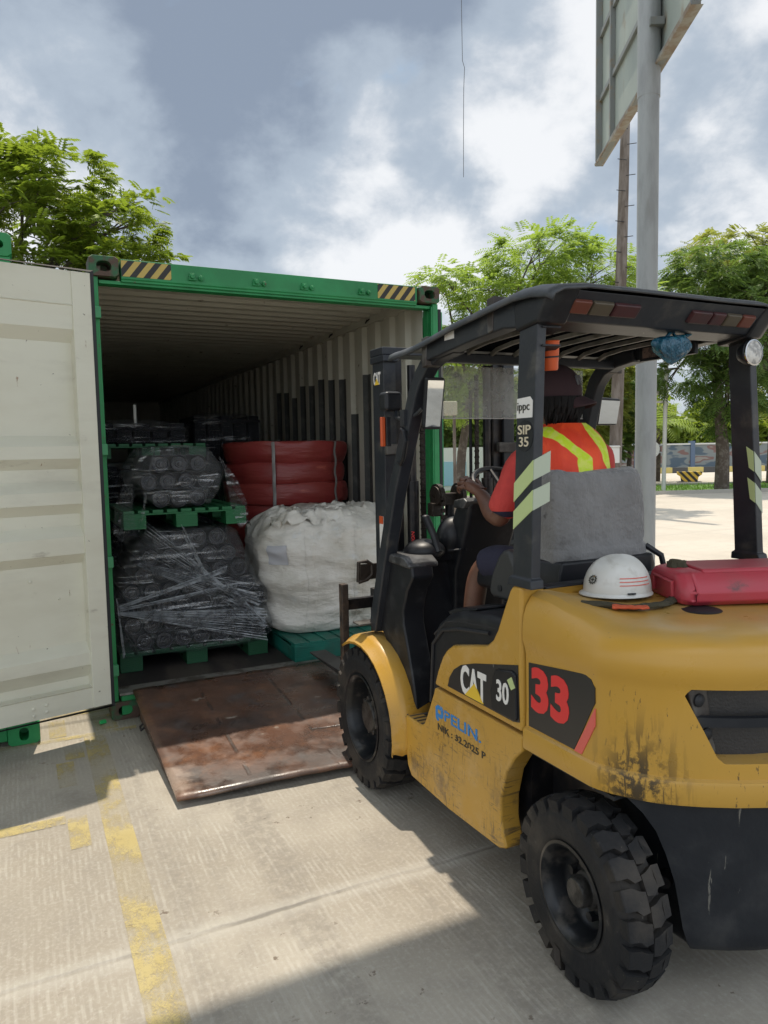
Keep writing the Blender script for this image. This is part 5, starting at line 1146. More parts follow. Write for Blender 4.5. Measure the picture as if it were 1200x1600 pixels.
text_mesh('warning_lettering', 'CAUTION', REDT, wsx, (1.17, -MY-.068, 1.29, -MY-.038), ((-.4076, 0, 0), (0, 0, 1), (0, 1, 0)), .001, .01)
# carriage, backrest bars and forks
b = MB(); b.box(-.50, .50, .44, .475, .80, .862); b.box(-.50, .50, .44, .475, .46, .52)
for x in (-.22, .22): b.box(x-.03, x+.03, .30, .44, .42, .90)
b.box(-.31, -.24, .27, .44, .90, 1.02); cg = b.build('fork_carriage', STEEL, fk, bevel=.005)
b = MB(); b.box(-.545, -.505, .40, .445, .40, .955); b.build('carriage_end_bar', pm('rubbed_brown_steel', (.13, .09, .065), .5, metal=.3, var=((.05, .04, .035), 9, .4, .6)), cg, bevel=.004)
b = MB(); b.box(.475, .515, .40, .445, .40, .955); b.build('carriage_end_bar', MATS['rubbed_brown_steel'], cg, bevel=.004)
b = MB(); b.tube([(-.445, .40, .96), (-.40, .38, .975), (-.37, .38, 1.0), (-.37, .38, 1.055), (-.40, .38, 1.075), (-.44, .40, 1.07), (-.445, .40, .96)], .012, 8); b.box(-.44, -.32, .375, .39, .975, 1.06); b.box(-.34, -.24, .37, .40, .98, 1.02); b.build('hose_guide', CHAIN, cg)
for x in (-.26, .30):
    b = MB(); b.prism([(.475, .90), (.475, .255), (.49, .235), (1.55, .262), (1.555, .272), (.56, .285), (.515, .33), (.515, .90)], 'x', x-.062, x+.062); b.build('fork', pm('fork_steel', (.075, .072, .07), .45, metal=.4, var=((.035, .032, .03), 6, .4, .65)), fk, bevel=.005)

# things resting on the truck
hg = thing('hard_hat', 'white hard hat with three red stripes resting on the forklift behind the seat', 'hard hat', FO+EX*-.235+EY*-1.345+EZ*1.176, YAW+R(-18)); hg.scale = (.86, .88, .84)
b = MB(); rings = []
for k in range(15):
    a = R(90*k/14); rz = .142*math.sin(a); c_ = math.cos(a)**.8 if k < 14 else .02
    ring = []
    for i in range(48):
        q = 2*math.pi*i/48; rib = .005*math.exp(-((math.sin(q)*c_*.112)/.014)**2) if k > 3 else 0
        ring.append((.137*c_*math.cos(q), .112*c_*math.sin(q), rz+rib+.01))
    rings.append(ring)
b.loft([[(x*1.0, y*1.0, .0) for x, y, z in rings[0]]]+rings, cap0=False); hs = b.build('shell', HELM, hg, ang=60)
b = MB(); rows = []
for rr, dz in ((1.0, .006), (1.035, .0), (1.05, -.003)):
    rows.append([(.137*rr*math.cos(q)*(1+.16*max(0, -math.cos(q))*(rr-1)*10), .112*rr*math.sin(q), dz) for q in arc_pts(48)])
rows += [[(x, y, z-.004) for x, y, z in rows[-1]], [(x*.9, y*.9, -.004) for x, y, z in rows[0]]]
b.loft(rows, True, False, False); b.build('brim', HELM, hg)
# stripes follow the shell on the side facing the camera
for k in range(3):
    a_ = R(13+k*6.0); c_ = math.cos(a_)**.8; b = MB(); rows = []
    for dz in (0, .0035):
        rows.append([(.1395*c_*math.cos(q), .1145*c_*math.sin(q), .142*math.sin(a_)+.01+dz) for q in [R(-108+j*3.2) for j in range(20)]])
    b.loft(rows, closed=False); b.build('stripe', REDS if k else REDS, hs)
b = MB(); a_ = R(22); c_ = math.cos(a_)**.8
q0 = R(-158); C0 = Vector((.1395*c_*math.cos(q0), .1145*c_*math.sin(q0), .142*math.sin(a_)+.008)); N0 = Vector((math.cos(q0)/.137, math.sin(q0)/.112, .4/.12)).normalized(); N0 = Vector((math.cos(q0), math.sin(q0), .45)).normalized(); U0 = EZ.cross(N0).normalized(); V0 = N0.cross(U0)
vs = []
for j in range(48):
    a = 2*math.pi*j/48; rr = .021 if (j//2) % 2 else .0165; vs.append(C0+N0*.0022+(U0*math.cos(a)+V0*math.sin(a))*rr)
vi = [C0+N0*.0022+(U0*math.cos(2*math.pi*j/48)+V0*math.sin(2*math.pi*j/48))*.012 for j in range(48)]
b.loft([vs, vi], True, False, False); b.box(-.009, .009, -.002, .002, -.0005, .0005, Matrix.Translation(C0+N0*.0022) @ Matrix((U0, V0, N0)).transposed().to_4x4()); b.box(-.002, .002, -.009, .009, -.0008, .0008, Matrix.Translation(C0+N0*.0024) @ Matrix((U0, V0, N0)).transposed().to_4x4()); b.build('gear_emblem', BLACKT, hs, flat=True)
b = MB(); b.box(-.012, .02, -.119, -.112, .008, .014); b.build('slot', RUBBER, hs, flat=True)

rbx = thing('red_plastic_case', 'faded red plastic case lying on top of the forklift counterweight', 'case', FO+EX*.19+EY*-1.55+EZ*1.149, YAW+R(-22)); rbx.scale = (1.08, .95, .88)
# section across its short side, swept along its length
sec = [(-.13, .0), (-.155, .02), (-.158, .055), (-.145, .075), (-.115, .118), (-.10, .125), (.10, .125), (.13, .10), (.15, .06), (.15, .01), (.13, 0)]
b = MB(); b.loft([[(x, y*s_, .06+(z-.06)*s_) for y, z in sec] for x, s_ in ((-.295, .80), (-.285, .90), (-.27, .955), (-.255, .97), (-.25, 1.0), (.25, 1.0), (.255, .97), (.27, .955), (.295, .80))]); cs = b.build('case_shell', REDBOX, rbx, bevel=.007, seg=3)
b = MB(); b.prism([(-.112, .120), (-.10, .134), (.08, .136), (.10, .124)], 'x', -.215, .23); b.build('lid_panel', REDBOX, cs, bevel=.006, seg=2)
b = MB(); b.tube([(-.298, -.08, .03), (-.302, -.085, .085), (-.302, .06, .09), (-.298, .07, .03)], .006, 8); b.build('edge_rib', REDBOX, cs)
clo = MB()
def rag(pts, w, h, seed):
    pts = [Vector(p) for p in pts]; rings = []
    P_ = []
    for i in range(len(pts)-1):
        for k in range(8): P_.append(pts[i].lerp(pts[i+1], k/8))
    P_.append(pts[-1])
    for i, p in enumerate(P_):
        d_ = (P_[min(i+1, len(P_)-1)]-P_[max(i-1, 0)]).normalized(); a = d_.cross(EZ).normalized() if abs(d_.z) < .98 else Vector((1, 0, 0)); bb_ = a.cross(d_)
        rings.append([p+a*w*(1+.5*noise.noise(Vector((i*.35, k, seed))))*math.cos(2*math.pi*k/16)+bb_*h*(1+.6*noise.noise(Vector((i*.4, k*1.7, seed+3))))*math.sin(2*math.pi*k/16) for k in range(16)])
    return rings
st_ = thing('cloth_strap', 'dark olive cloth strap lying between the hard hat and the red case', 'strap', FO+EY*.075+EX*.03+EZ*.006, YAW)
clo.loft(rag([(-.47, -1.47, 1.160), (-.37, -1.59, 1.155), (-.25, -1.61, 1.156), (-.15, -1.57, 1.158), (-.10, -1.54, 1.162)], .018, .009, 1)); clo.loft(rag([(-.10, -1.54, 1.17), (-.095, -1.52, 1.215), (-.07, -1.50, 1.27)], .03, .02, 5)); clo.loft(rag([(-.09, -1.575, 1.155), (-.085, -1.56, 1.20), (-.065, -1.51, 1.265)], .022, .018, 8)); clo.build('cloth', CLOTH, st_)
b = MB(); b.loft(rag([(-.42, -1.56, 1.158), (-.38, -1.60, 1.160), (-.33, -1.62, 1.157)], .018, .006, 9)); b.build('orange_rag_end', pm('orange_cloth', (.55, .10, .04), .9), st_)
cup = thing('orange_cup', 'orange plastic cup strapped behind the left rear guard pillar', 'cup', FO+EX*-.425+EY*-1.215+EZ*1.945, YAW); cup.scale = (.85, .85, .95); cup.rotation_euler = (R(4), R(-5), YAW)
b = MB(); b.lathe([(.001, 0), (.030, .0), (.034, .006), (.035, .03), (.036, .032), (.041, .10), (.043, .104), (.040, .106), (.037, .10), (.030, .01), (.001, .008)], (0, 0, 0), (0, 0, 1), 28, cap=False); b.build('cup_body', ORANGE, cup, ang=50)
b = MB(); b.lathe([(.0375, .045), (.0385, .045), (.0395, .051), (.0385, .051)], (0, 0, 0), (0, 0, 1), 28, cap=False); b.box(-.045, -.03, -.012, .012, .05, .075); b.build('clip', RUBBER, cup)
bgx = thing('blue_plastic_bag', 'knotted blue plastic bag hanging under the rear roof beam', 'plastic bag', FO+EX*.092+EY*-1.27+EZ*2.08, YAW)
b = MB(); rings = []
for k in range(15):
    v = k/14; r_ = .018+.066*math.sin(math.pi*min(v*1.15, 1)**.7)*(1 if v < .9 else .6); r_ = [.055, .075, .082, .084, .084, .082, .078, .074, .068, .060, .050, .040, .030, .018, .004][k]
    rings.append([(r_*math.cos(a)*(1+.16*noise.noise(Vector((math.cos(a)*3, math.sin(a)*3, v*3)))), r_*.6*math.sin(a)*(1+.2*noise.noise(Vector((math.cos(a)*4, math.sin(a)*4, v*4+2)))), -.10*v-.004) for a in arc_pts(40)])
b.loft(rings); b.build('bag', BLUEB, bgx); b = MB(); b.tube([(-.03, 0, -.01), (0, 0, .02), (.02, -.0, .0), (.06, 0, .0), (.10, .0, .012)], [.006, .008, .006, .01, .004], 8); b.build('knot', BLUEB, bgx)

# ================================================================== DRIVER
dv = thing('person', 'driver in red shirt, orange reflective vest and dark cap, seated and steering the forklift', 'person', FO, YAW)
hx, hy, hz = -.03, -.765, 1.885
fingers = []
PL = (-.258, -.460, 1.520)
hand_l = [(-.235, -.52, 1.470, .027, .021), PL + (.040, .026)]
body = skin_mesh('body', [
    [(-.02, -.86, 1.17, .125, .10), (-.02, -.85, 1.30, .125, .10), (-.02, -.83, 1.45, .135, .105), (-.02, -.81, 1.58, .12, .09), (-.02, -.80, 1.70, .075, .065), (-.025, -.785, 1.765, .056, .056), (hx, -.775, 1.81, .060, .066), (hx, hy, 1.87, .074, .088), (hx, hy, 1.93, .070, .085), (hx, hy-.005, 1.975, .045, .05)],
    [(hx, hy, 1.87, .074, .088), (hx, hy+.075, 1.855, .022, .020), (hx, hy+.098, 1.845, .012, .011)],
    [(-.02, -.81, 1.58, .12, .09), (-.13, -.81, 1.62, .062), (-.205, -.79, 1.64, .058), (-.245, -.73, 1.50, .050), (-.262, -.685, 1.375, .046), (-.255, -.60, 1.41, .043), (-.235, -.52, 1.470, .032, .027), PL+(.040, .027)],
    [(-.02, -.81, 1.58, .12, .09), (.10, -.81, 1.62, .062), (.175, -.79, 1.61, .058), (.245, -.72, 1.49, .044), (.28, -.64, 1.385, .038), (.265, -.54, 1.36, .034), (.245, -.45, 1.35, .026, .020), (.235, -.39, 1.350, .028, .018)],
    [(-.02, -.86, 1.17, .125, .10), (-.115, -.83, 1.155, .085), (-.16, -.68, 1.165, .080), (-.205, -.50, 1.160, .060), (-.225, -.455, 1.10, .055), (-.24, -.44, .95, .052), (-.25, -.44, .78, .038), (-.25, -.42, .70, .034), (-.25, -.36, .665, .036, .030), (-.25, -.26, .655, .032, .020)],
    [(-.02, -.86, 1.17, .125, .10), (.075, -.83, 1.155, .085), (.13, -.68, 1.165, .080), (.17, -.50, 1.160, .060), (.185, -.455, 1.10, .055), (.19, -.44, .95, .052), (.19, -.44, .78, .038), (.19, -.42, .70, .034), (.19, -.36, .665, .036, .030), (.19, -.26, .655, .032, .020)],
    # left hand: four fingers curl over the rim, thumb along it
    [PL+(.040, .027), (-.258, -.418, 1.550, .0125), (-.250, -.392, 1.548, .0090), (-.236, -.378, 1.532, .0080), (-.232, -.384, 1.512, .0070)],
    [PL+(.040, .027), (-.280, -.420, 1.542, .0125), (-.272, -.392, 1.540, .0092), (-.258, -.375, 1.524, .0082), (-.252, -.382, 1.502, .0072)],
    [PL+(.030, .019), (-.292, -.430, 1.526, .0100), (-.290, -.402, 1.526, .0088), (-.278, -.384, 1.510, .0078), (-.270, -.392, 1.490, .0068)],
    [PL+(.030, .019), (-.300, -.444, 1.510, .0092), (-.304, -.420, 1.508, .0078), (-.295, -.404, 1.494, .0068), (-.286, -.408, 1.478, .0060)],
    [(-.235, -.52, 1.470, .027, .021), (-.222, -.480, 1.508, .0120), (-.212, -.452, 1.530, .0100), (-.212, -.425, 1.542, .0084)],
    # right hand round the lever knob
    [(.235, -.39, 1.350, .028, .018), (.215, -.362, 1.352, .0098), (.212, -.338, 1.345, .0085), (.220, -.325, 1.328, .0075)],
    [(.235, -.39, 1.350, .028, .018), (.230, -.356, 1.356, .0100), (.228, -.330, 1.350, .0088), (.232, -.316, 1.332, .0076)],
    [(.235, -.39, 1.350, .028, .018), (.246, -.358, 1.354, .0096), (.246, -.334, 1.348, .0084), (.246, -.320, 1.330, .0072)],
    [(.235, -.39, 1.350, .028, .018), (.260, -.364, 1.348, .0088), (.262, -.342, 1.342, .0075), (.260, -.330, 1.326, .0065)],
    [(.245, -.45, 1.35, .026, .020), (.215, -.415, 1.362, .0110), (.200, -.385, 1.365, .0092)],
], SKIN, dv, 0)
for s_ in (-1, 1):
    b = MB(); b.lathe([(.001, -.004), (.020, -.003), (.028, .004), (.022, .010), (.014, .005), (.001, .006)], (0, 0, 0), (s_, 0, 0), 18); o = b.build('ear', SKIN, dv); o.location = (hx+s_*.083, hy-.002, 1.862); o.scale = (1, .62, 1)
    b = MB(); b.ellipsoid((hx+s_*.032, hy+.076, 1.888), (.014, .010, .011)); b.build('eye', pm('eye_white', (.7, .68, .64), .3), dv)
    b = MB(); b.ellipsoid((hx+s_*.032, hy+.0825, 1.888), (.006, .0045, .006)); b.build('iris', HAIR, dv)
    b = MB(); b.tube([(hx+s_*.015, hy+.085, 1.908), (hx+s_*.034, hy+.084, 1.914), (hx+s_*.052, hy+.074, 1.906)], .004, 6); b.build('eyebrow', HAIR, dv)
b = MB(); b.tube([(hx-.024, hy+.078, 1.815), (hx-.01, hy+.088, 1.818), (hx, hy+.089, 1.816), (hx+.01, hy+.088, 1.818), (hx+.024, hy+.078, 1.815)], [.002, .006, .0055, .006, .002], 8); b.build('mouth', pm('lip_skin', (.13, .045, .04), .5), dv)
# shirt: one garment with sleeves
shirt = skin_mesh('shirt', [
    [(-.02, -.86, 1.17, .160, .122), (-.02, -.86, 1.30, .152, .118), (-.02, -.84, 1.45, .158, .122), (-.02, -.82, 1.60, .155, .112), (-.02, -.81, 1.70, .095, .080), (-.024, -.80, 1.755, .070, .068)],
    [(-.02, -.82, 1.60, .155, .112), (-.13, -.815, 1.655, .084), (-.205, -.79, 1.645, .082), (-.243, -.745, 1.52, .072), (-.262, -.705, 1.425, .068), (-.268, -.69, 1.40, .066)],
    [(-.02, -.82, 1.60, .155, .112), (.12, -.815, 1.655, .084), (.195, -.79, 1.640, .086), (.235, -.74, 1.52, .072), (.268, -.685, 1.425, .068), (.275, -.675, 1.40, .066)],
], SHIRT, dv, 0)
for v in shirt.data.vertices:
    n_ = noise.noise(v.co*7)*.010+noise.noise(v.co*17)*.004; v.co += v.normal*n_
# vest: shell over the back and chest
def vest_mat():
    m = bpy.data.materials.new('orange_reflective_vest'); m.use_nodes = True; T = NT(m.node_tree); o = T.obj(); x, y, z = T.sep(o)
    c = T.mix(T.ramp(T.noise(o, 9, 4), .4, .65), (0.92, 0.085, 0.018, 1), (0.80, 0.055, 0.015, 1))
    wv = T.math('MULTIPLY', T.math('SUBTRACT', T.noise(T.map(o, (1, 1, 1)), 9, 2), .5), .05)
    # left band: from the shoulder down and inward, then straight down; right band mirrored
    def band(f, w): return T.ramp(T.math('ABSOLUTE', T.math('SUBTRACT', T.math('ADD', x, wv), f)), w, w+.003, 1, 0)
    fl = T.ramp(z, 1.635, 1.75, -.050, -.150, False); fr_ = T.ramp(z, 1.58, 1.75, .098, .040, False)
    k = T.math('MAXIMUM', band(fl, .027), band(fr_, .026))
    hb = T.ramp(T.math('ABSOLUTE', T.math('SUBTRACT', T.math('ADD', z, T.math('MULTIPLY', x, .25)), 1.635)), .022, .025, 1, 0)
    hb = T.math('MULTIPLY', hb, T.ramp(x, .085, .095)); k = T.math('MAXIMUM', k, hb)
    c = T.mix(k, c, T.mix(T.ramp(T.noise(o, 40, 3), .4, .6), (0.62, 0.80, 0.02, 1), (0.72, 0.80, 0.12, 1)))
    b = T.n('ShaderNodeBsdfPrincipled'); T.l(c, b.inputs['Base Color']); b.inputs['Roughness'].default_value = .6
    bn = T.n('ShaderNodeBump'); bn.inputs['Strength'].default_value = .6; bn.inputs['Distance'].default_value = .02; T.l(T.noise(T.map(o, (2, 1, .8)), 8, 4), bn.inputs['Height']); T.l(bn.outputs[0], b.inputs['Normal'])
    T.l(b.outputs[0], T.n('ShaderNodeOutputMaterial').inputs[0]); return m
rings = []
for z, w_, d_, cy in ((1.20, .182, .148, -.862), (1.32, .175, .142, -.862), (1.44, .180, .145, -.845), (1.53, .160, .150, -.840), (1.60, .158, .147, -.832), (1.66, .156, .138, -.826), (1.70, .152, .126, -.820), (1.730, .140, .112, -.814), (1.752, .125, .096, -.810), (1.768, .098, .088, -.806), (1.780, .082, .080, -.802)):
    rings.append([(-.02+w_*math.copysign(abs(math.cos(a))**.7, math.cos(a))+.007*noise.noise(Vector((math.cos(a)*3, math.sin(a)*3, z*8))), cy+d_*math.copysign(abs(math.sin(a))**.62, math.sin(a))+.008*noise.noise(Vector((math.cos(a)*4, math.sin(a)*4, z*9+3))), z) for a in arc_pts(64)])
b = MB(); b.loft(rings, True, False, False); ves = b.build('vest', vest_mat(), dv, ang=80); ves.modifiers.new('sub', 'SUBSURF').render_levels = 1
shorts = skin_mesh('shorts', [
    [(-.02, -.87, 1.17, .158, .110), (-.02, -.87, 1.24, .152, .112)],
    [(-.02, -.87, 1.17, .158, .110), (-.120, -.83, 1.158, .102), (-.165, -.68, 1.170, .096), (-.200, -.53, 1.170, .088), (-.215, -.49, 1.145, .084)],
    [(-.02, -.87, 1.17, .158, .110), (.080, -.83, 1.158, .102), (.135, -.68, 1.170, .096), (.168, -.53, 1.170, .088), (.180, -.49, 1.145, .084)]], NAVY, dv, 0)
for v in shorts.data.vertices: v.co += v.normal*(noise.noise(v.co*9)*.009)
for dx in (0, .016):
    b = MB(); b.tube([(-.300+dx*.2, -.52, 1.185-dx), (-.298+dx*.2, -.56, 1.19-dx), (-.292, -.62, 1.195-dx)], .0035, 6) if False else None
for s_ in (-1, 1):
    q = MB(); x = -.25 if s_ < 0 else .19; rings = []
    for y, w_, h_, z in ((-.475, .036, .040, .675), (-.45, .045, .06, .68), (-.38, .046, .055, .675), (-.30, .050, .040, .665), (-.22, .048, .030, .658), (-.19, .030, .02, .655)):
        rings.append([(x+w_*math.cos(a), y, max(z+h_*math.sin(a), .632)) for a in arc_pts(20)])
    q.loft(rings); q.build('shoe', BLKPL, dv)
# backwards cap
b = MB(); rings = []
for k in range(15):
    a = R(-14+104*k/14); cz = math.cos(a); rings.append([(hx+.101*cz*math.cos(q), hy-.004+.112*cz*math.sin(q), 1.912+.118*math.sin(a)) for q in arc_pts(48)])
b.loft(rings, True, False, True); cap = b.build('cap', CAPM, dv); 
b = MB(); b.ellipsoid((hx, hy-.004, 2.031), (.009, .009, .005)); b.build('cap_button', CAPM, cap)
ca = R(-52)      # the peak points back and to the right
b = MB(); rows = []
for k in range(8):
    v = k/7; row = []
    for j in range(21):
        q = ca+R(-46+92*j/20); r_ = 1+.64*v*math.cos((j/20-.5)*math.pi)**.45
        row.append((hx+.098*r_*math.cos(q), hy-.004+.106*r_*math.sin(q), 1.892-.030*v**1.2-.020*abs(j/20-.5)*2*v*1.3+.004))
    rows.append(row)
b.loft(rows, closed=False); pk = b.build('cap_peak', CAPM, cap, ang=80); so2 = pk.modifiers.new('t', 'SOLIDIFY'); so2.thickness = .004
q0 = R(-70); N0 = Vector((math.cos(q0), math.sin(q0), .38)).normalized(); U0 = EZ.cross(N0).normalized(); V0 = N0.cross(U0); C0 = Vector((hx+.101*math.cos(q0)*.93, hy-.004+.112*math.sin(q0)*.93, 1.912+.118*.37))
for tx, dx, sg in (('N', 0, 1), ('Y', .0, 1)):
    text_mesh('cap_lettering', tx, pm('grey_thread', (.16, .16, .17), .7), cap, (-.016+(.007 if tx == 'Y' else 0), -.022 if tx == 'N' else -.018, .012+(.007 if tx == 'Y' else 0), .018 if tx == 'N' else .022), (C0+N0*.001, U0, V0), .006, .0)
# long hair below the cap
b = MB(); rnd = random.Random(4)
for k in range(340):
    q = R(-200+220*k/339)+rnd.uniform(-.05, .05); L = rnd.uniform(.07, .145) if -160 < math.degrees(q) < -20 else rnd.uniform(.05, .08)
    p0 = Vector((hx+.090*math.cos(q), hy-.004+.098*math.sin(q), 1.89)); ph = rnd.uniform(0, 6)
    pts = [p0+Vector((math.cos(q), math.sin(q), 0))*(.004+.018*math.sin(t_*2.2+ph)*t_-.045*t_*t_+.010)+Vector((.012*math.sin(ph+t_*6)*t_, .008*math.cos(ph+t_*5)*t_, -L*t_)) for t_ in [j/6 for j in range(7)]]
    b.tube(pts, [.007, .008, .008, .007, .005, .003, .001], 5)
b.build('hair', HAIR, dv)

# ================================================================== BACKGROUND
def col_obj(name, label, cat, mat, group=None): pass
gp = thing('sign_pole', 'thick grey galvanised steel pole rising behind the forklift and carrying a big signboard', 'pole', (2.99, 8.36, 0))
b = MB(); b.cyl((0, 0, 0), (.06, .2, 6.05), .115, n=32); b.build('pole', GALV, gp)
b = MB(); b.cyl((.058, .19, 5.55), (.075, .25, 8.2), .124, n=32); b.build('upper_sleeve', GALV, gp, bevel=.004)
b = MB(); b.box(-.2, .2, -.2, .2, 0, .02)
for sx_ in (-1, 1):
    for sy_ in (-1, 1): b.cyl((sx_*.16, sy_*.16, .02), (sx_*.16, sy_*.16, .06), .015, n=6)
b.build('base_plate', GALV, gp, bevel=.003)
# signboard: seen from its back, from near right to far left
A = Vector((3.11, 7.35, 0)); Bq = Vector((3.35, 11.36, 0)); dS = (Bq-A); LS = dS.length; dS.normalize(); nS = Vector((-dS.y, dS.x, 0))
sb = thing('signboard', 'large signboard seen from behind, ribbed grey-green back, high on the thick grey pole', 'signboard', A+Vector((-.045, 0, 5.86)), math.atan2(dS.y, dS.x))
b = MB(); b.box(0, LS, -.06, -.045, .05, 2.6); b.build('panel', SIGNB, sb, flat=True)
fm = MB()
for z in (.0, .90, 1.80, 2.6): fm.box(0, LS, -.045, .04 if z in (0, 2.6) else .0, z, z+.07)
b = MB(); fm.build('frame', SIGNF, sb, bevel=.004)
for x in (0, LS*.40, LS*.44, LS*.80, LS-.06): b = MB(); b.box(x, x+.06, -.044, .045 if x in (0, LS-.06) else .025, .072, 2.6); b.build('frame_post', SIGNF, sb, bevel=.003)
for z in (.4, 1.5): b = MB(); b.box(LS*.26, LS*.32, -.03, .12, z, z+.08); b.build('pole_clamp', SIGNF, sb)
b = MB(); rows = [[(x, -.07, 0), (x, .05, -.012*math.sin(x*3)), (x, .055, .03+.01*math.sin(x*5))] for x in [LS*k/30 for k in range(31)]]; b.loft(rows, closed=False); b.build('bottom_trim', pm('weathered_trim', (.20, .15, .11), .7, var=((.26, .25, .22), 6, .4, .6)), sb)
# utility pole with climbing pegs and a meter box
up_ = thing('utility_pole', 'slim weathered pole with climbing pegs behind the signpole', 'pole', (5.72, 18.2, 0))
b = MB(); b.tube([(0, 0, 0), (.12, .05, 4), (.24, .15, 8), (.30, .2, 10.2)], [.16, .145, .12, .10], 14); b.build('pole', WOODP, up_)
for k in range(16):
    z = 4.2+k*.36; s_ = 1 if k % 2 else -1; b = MB(); b.tube([(.24*z/8, 0, z), (.24*z/8+s_*.22, -.02, z+.02)], .010, 6); b.build('climbing_peg', STEEL, up_)
b = MB(); b.box(-.28, .0, -.45, -.18, 1.28, 1.66); b.prism([(-.30, 1.66), (.02, 1.66), (.0, 1.70), (-.28, 1.70)], 'y', -.47, -.16); b.build('meter_box', PLWHITE, up_, bevel=.01)
# slim white post with small boards
sp_ = thing('street_post', 'slim pale post with a small white board beside the grass verge', 'post', (10.25, 26.8, 0))
b = MB(); b.cyl((0, 0, 0), (.05, 0, 5.1), .075, n=14); b.build('pole', PLWHITE, sp_)
b = MB(); b.box(-1.0, -.06, -.04, .04, 3.5, 4.1); b.build('board', PLWHITE, sp_, bevel=.02); b = MB(); b.box(-.92, -.14, -.046, -.041, 3.58, 4.02); b.build('board_face', pm('pale_board', (.46, .46, .44), .6), sp_, flat=True)
b = MB(); b.box(-.9, -.06, -.03, .03, 3.22, 3.30); b.build('arm', PLWHITE, sp_); b = MB(); b.lathe([(.001, -.02), (.28, -.02), (.28, .02), (.001, .02)], (-.52, -.05, 1.55), (0, 1, 0), 24); o = b.build('oval_plate', PLWHITE, sp_); o.scale = (.75, 1, 1.0); b = MB(); b.box(-.75, 0, -.03, .0, 1.40, 1.46); b.box(-.75, 0, -.03, .0, 1.66, 1.72); b.build('bracket', GALV, sp_)
# chevron barrier block
br = thing('traffic_barrier', 'low concrete barrier block with yellow and black chevrons on the far road', 'barrier', (13.15, 31.5, 0), R(-20)); br.scale = (.52, .52, .55)
CHEV = stripes('chevron_paint', (0.62, 0.40, 0.05), (0.02, 0.02, 0.02), 2.6, R(45), 'XZ')
b = MB(); b.prism([(-.62, .22), (.62, .22), (.68, .60), (.95, .78), (.95, .98), (-.95, .98), (-.95, .78), (-.68, .60)], 'y', -.45, .45); b.build('block', CHEV, br, flat=True)
b = MB(); b.box(-.95, .95, -.6, .6, 0, .22); b.build('foot', pm('grey_concrete', (.24, .23, .21), .9), br, bevel=.03)
# verge, kerb, far road edge
dV = Vector((13.5-5.87, 25.7-24.79, 0)); aV = math.atan2(dV.y, dV.x)
GRASSM = pm('verge_grass', (0.10, 0.20, 0.03), .9, var=((0.06, 0.13, 0.02), 2, .4, .6), dirt=[((0.22, 0.22, 0.08), 5, .6, .75)], bump=(20, 1))
b = MB(); b.add([(-12, 0, .03), (45, 0, .03), (45, 4.6, .03), (-12, 4.6, .03)], [(0, 1, 2, 3)]); g_ = b.build('grass_verge', GRASSM, None, flat=True); g_.location = (5.87, 24.9, 0); g_.rotation_euler = (0, 0, aV); struct(g_)
b = MB(); b.box(-12, 45, -.15, 0, 0, .12); b.box(-12, 45, 4.6, 4.75, 0, .12); k_ = b.build('verge_kerb', pm('kerb_concrete', (.36, .34, .30), .9), None, flat=True); k_.location = g_.location; k_.rotation_euler = g_.rotation_euler; struct(k_)
rnd = np.random.RandomState(3); n = 9000
px_, py_ = rnd.uniform(-8, 30, n), rnd.uniform(.05, 4.55, n); hh_ = rnd.uniform(.04, .13, n); aa = rnd.uniform(0, 6.28, n); vv = np.zeros((n, 3, 3))
for k, (o1_, z_) in enumerate(((-.02, 0), (.02, 0), (0, 1))):
    vv[:, k, 0] = px_+np.cos(aa)*o1_+(rnd.uniform(-.03, .03, n) if z_ else 0); vv[:, k, 1] = py_+np.sin(aa)*o1_; vv[:, k, 2] = .03+z_*hh_
me = bpy.data.meshes.new('grass'); me.from_pydata(vv.reshape(-1, 3).tolist(), [], np.arange(n*3).reshape(-1, 3).tolist()); me.materials.append(leaf_mat('grass_blades', (0.09, 0.20, 0.03), (0.20, 0.34, 0.06), .3)); go = bpy.data.objects.new('grass', me); COL.objects.link(go); go.location = g_.location; go.rotation_euler = g_.rotation_euler; tag(go, 'short green grass on the verge behind the forklift', 'grass', kind='stuff')
KERB = stripes('far_kerb_paint', (0.50, 0.40, 0.12), (0.05, 0.05, 0.05), .5, 0, 'XZ')
b = MB(); b.box(-30, 60, 0, .3, 0, .34); k_ = b.build('far_kerb', KERB, None, flat=True); k_.location = (11, 43.5, 0); k_.rotation_euler = (0, 0, aV); struct(k_)
# painted wall behind the far kerb
def mural():
    m = bpy.data.materials.new('mural_paint'); m.use_nodes = True; T = NT(m.node_tree); o = T.obj(); x, y, z = T.sep(o)
    n = T.noise(T.map(o, (.5, 1, 1.2)), 1.3, 2, .4)
    c = T.mix(T.ramp(n, .40, .44), (0.07, 0.10, 0.13, 1), (0.18, 0.20, 0.20, 1)); c = T.mix(T.ramp(n, .52, .56), c, (0.17, 0.10, 0.09, 1)); c = T.mix(T.ramp(n, .60, .63), c, (0.24, 0.225, 0.20, 1))
    b = T.n('ShaderNodeBsdfPrincipled'); T.l(c, b.inputs['Base Color']); b.inputs['Roughness'].default_value = .8; T.l(b.outputs[0], T.n('ShaderNodeOutputMaterial').inputs[0]); return m
wl2 = thing('mural_wall', 'long low wall painted in blue, white and red patches beyond the far kerb', 'wall', (11, 47.5, 0), aV)
b = MB(); b.box(-14, 45, 0, .2, .0, 1.7); b.build('wall_panel', mural(), wl2, flat=True)
pw_ = MB()
for k in range(16): pw_.box(-14+k*3.9, -13.7+k*3.9, -.08, .28, 0, 1.95)
pw_.build('pillar_row', pm('blue_pillar', (.09, .13, .20), .7), wl2, flat=True)['kind'] = 'stuff'
b = MB(); b.box(-14, 45, -.05, .25, 1.701, 1.80); b.build('coping', PLWHITE, wl2, flat=True)
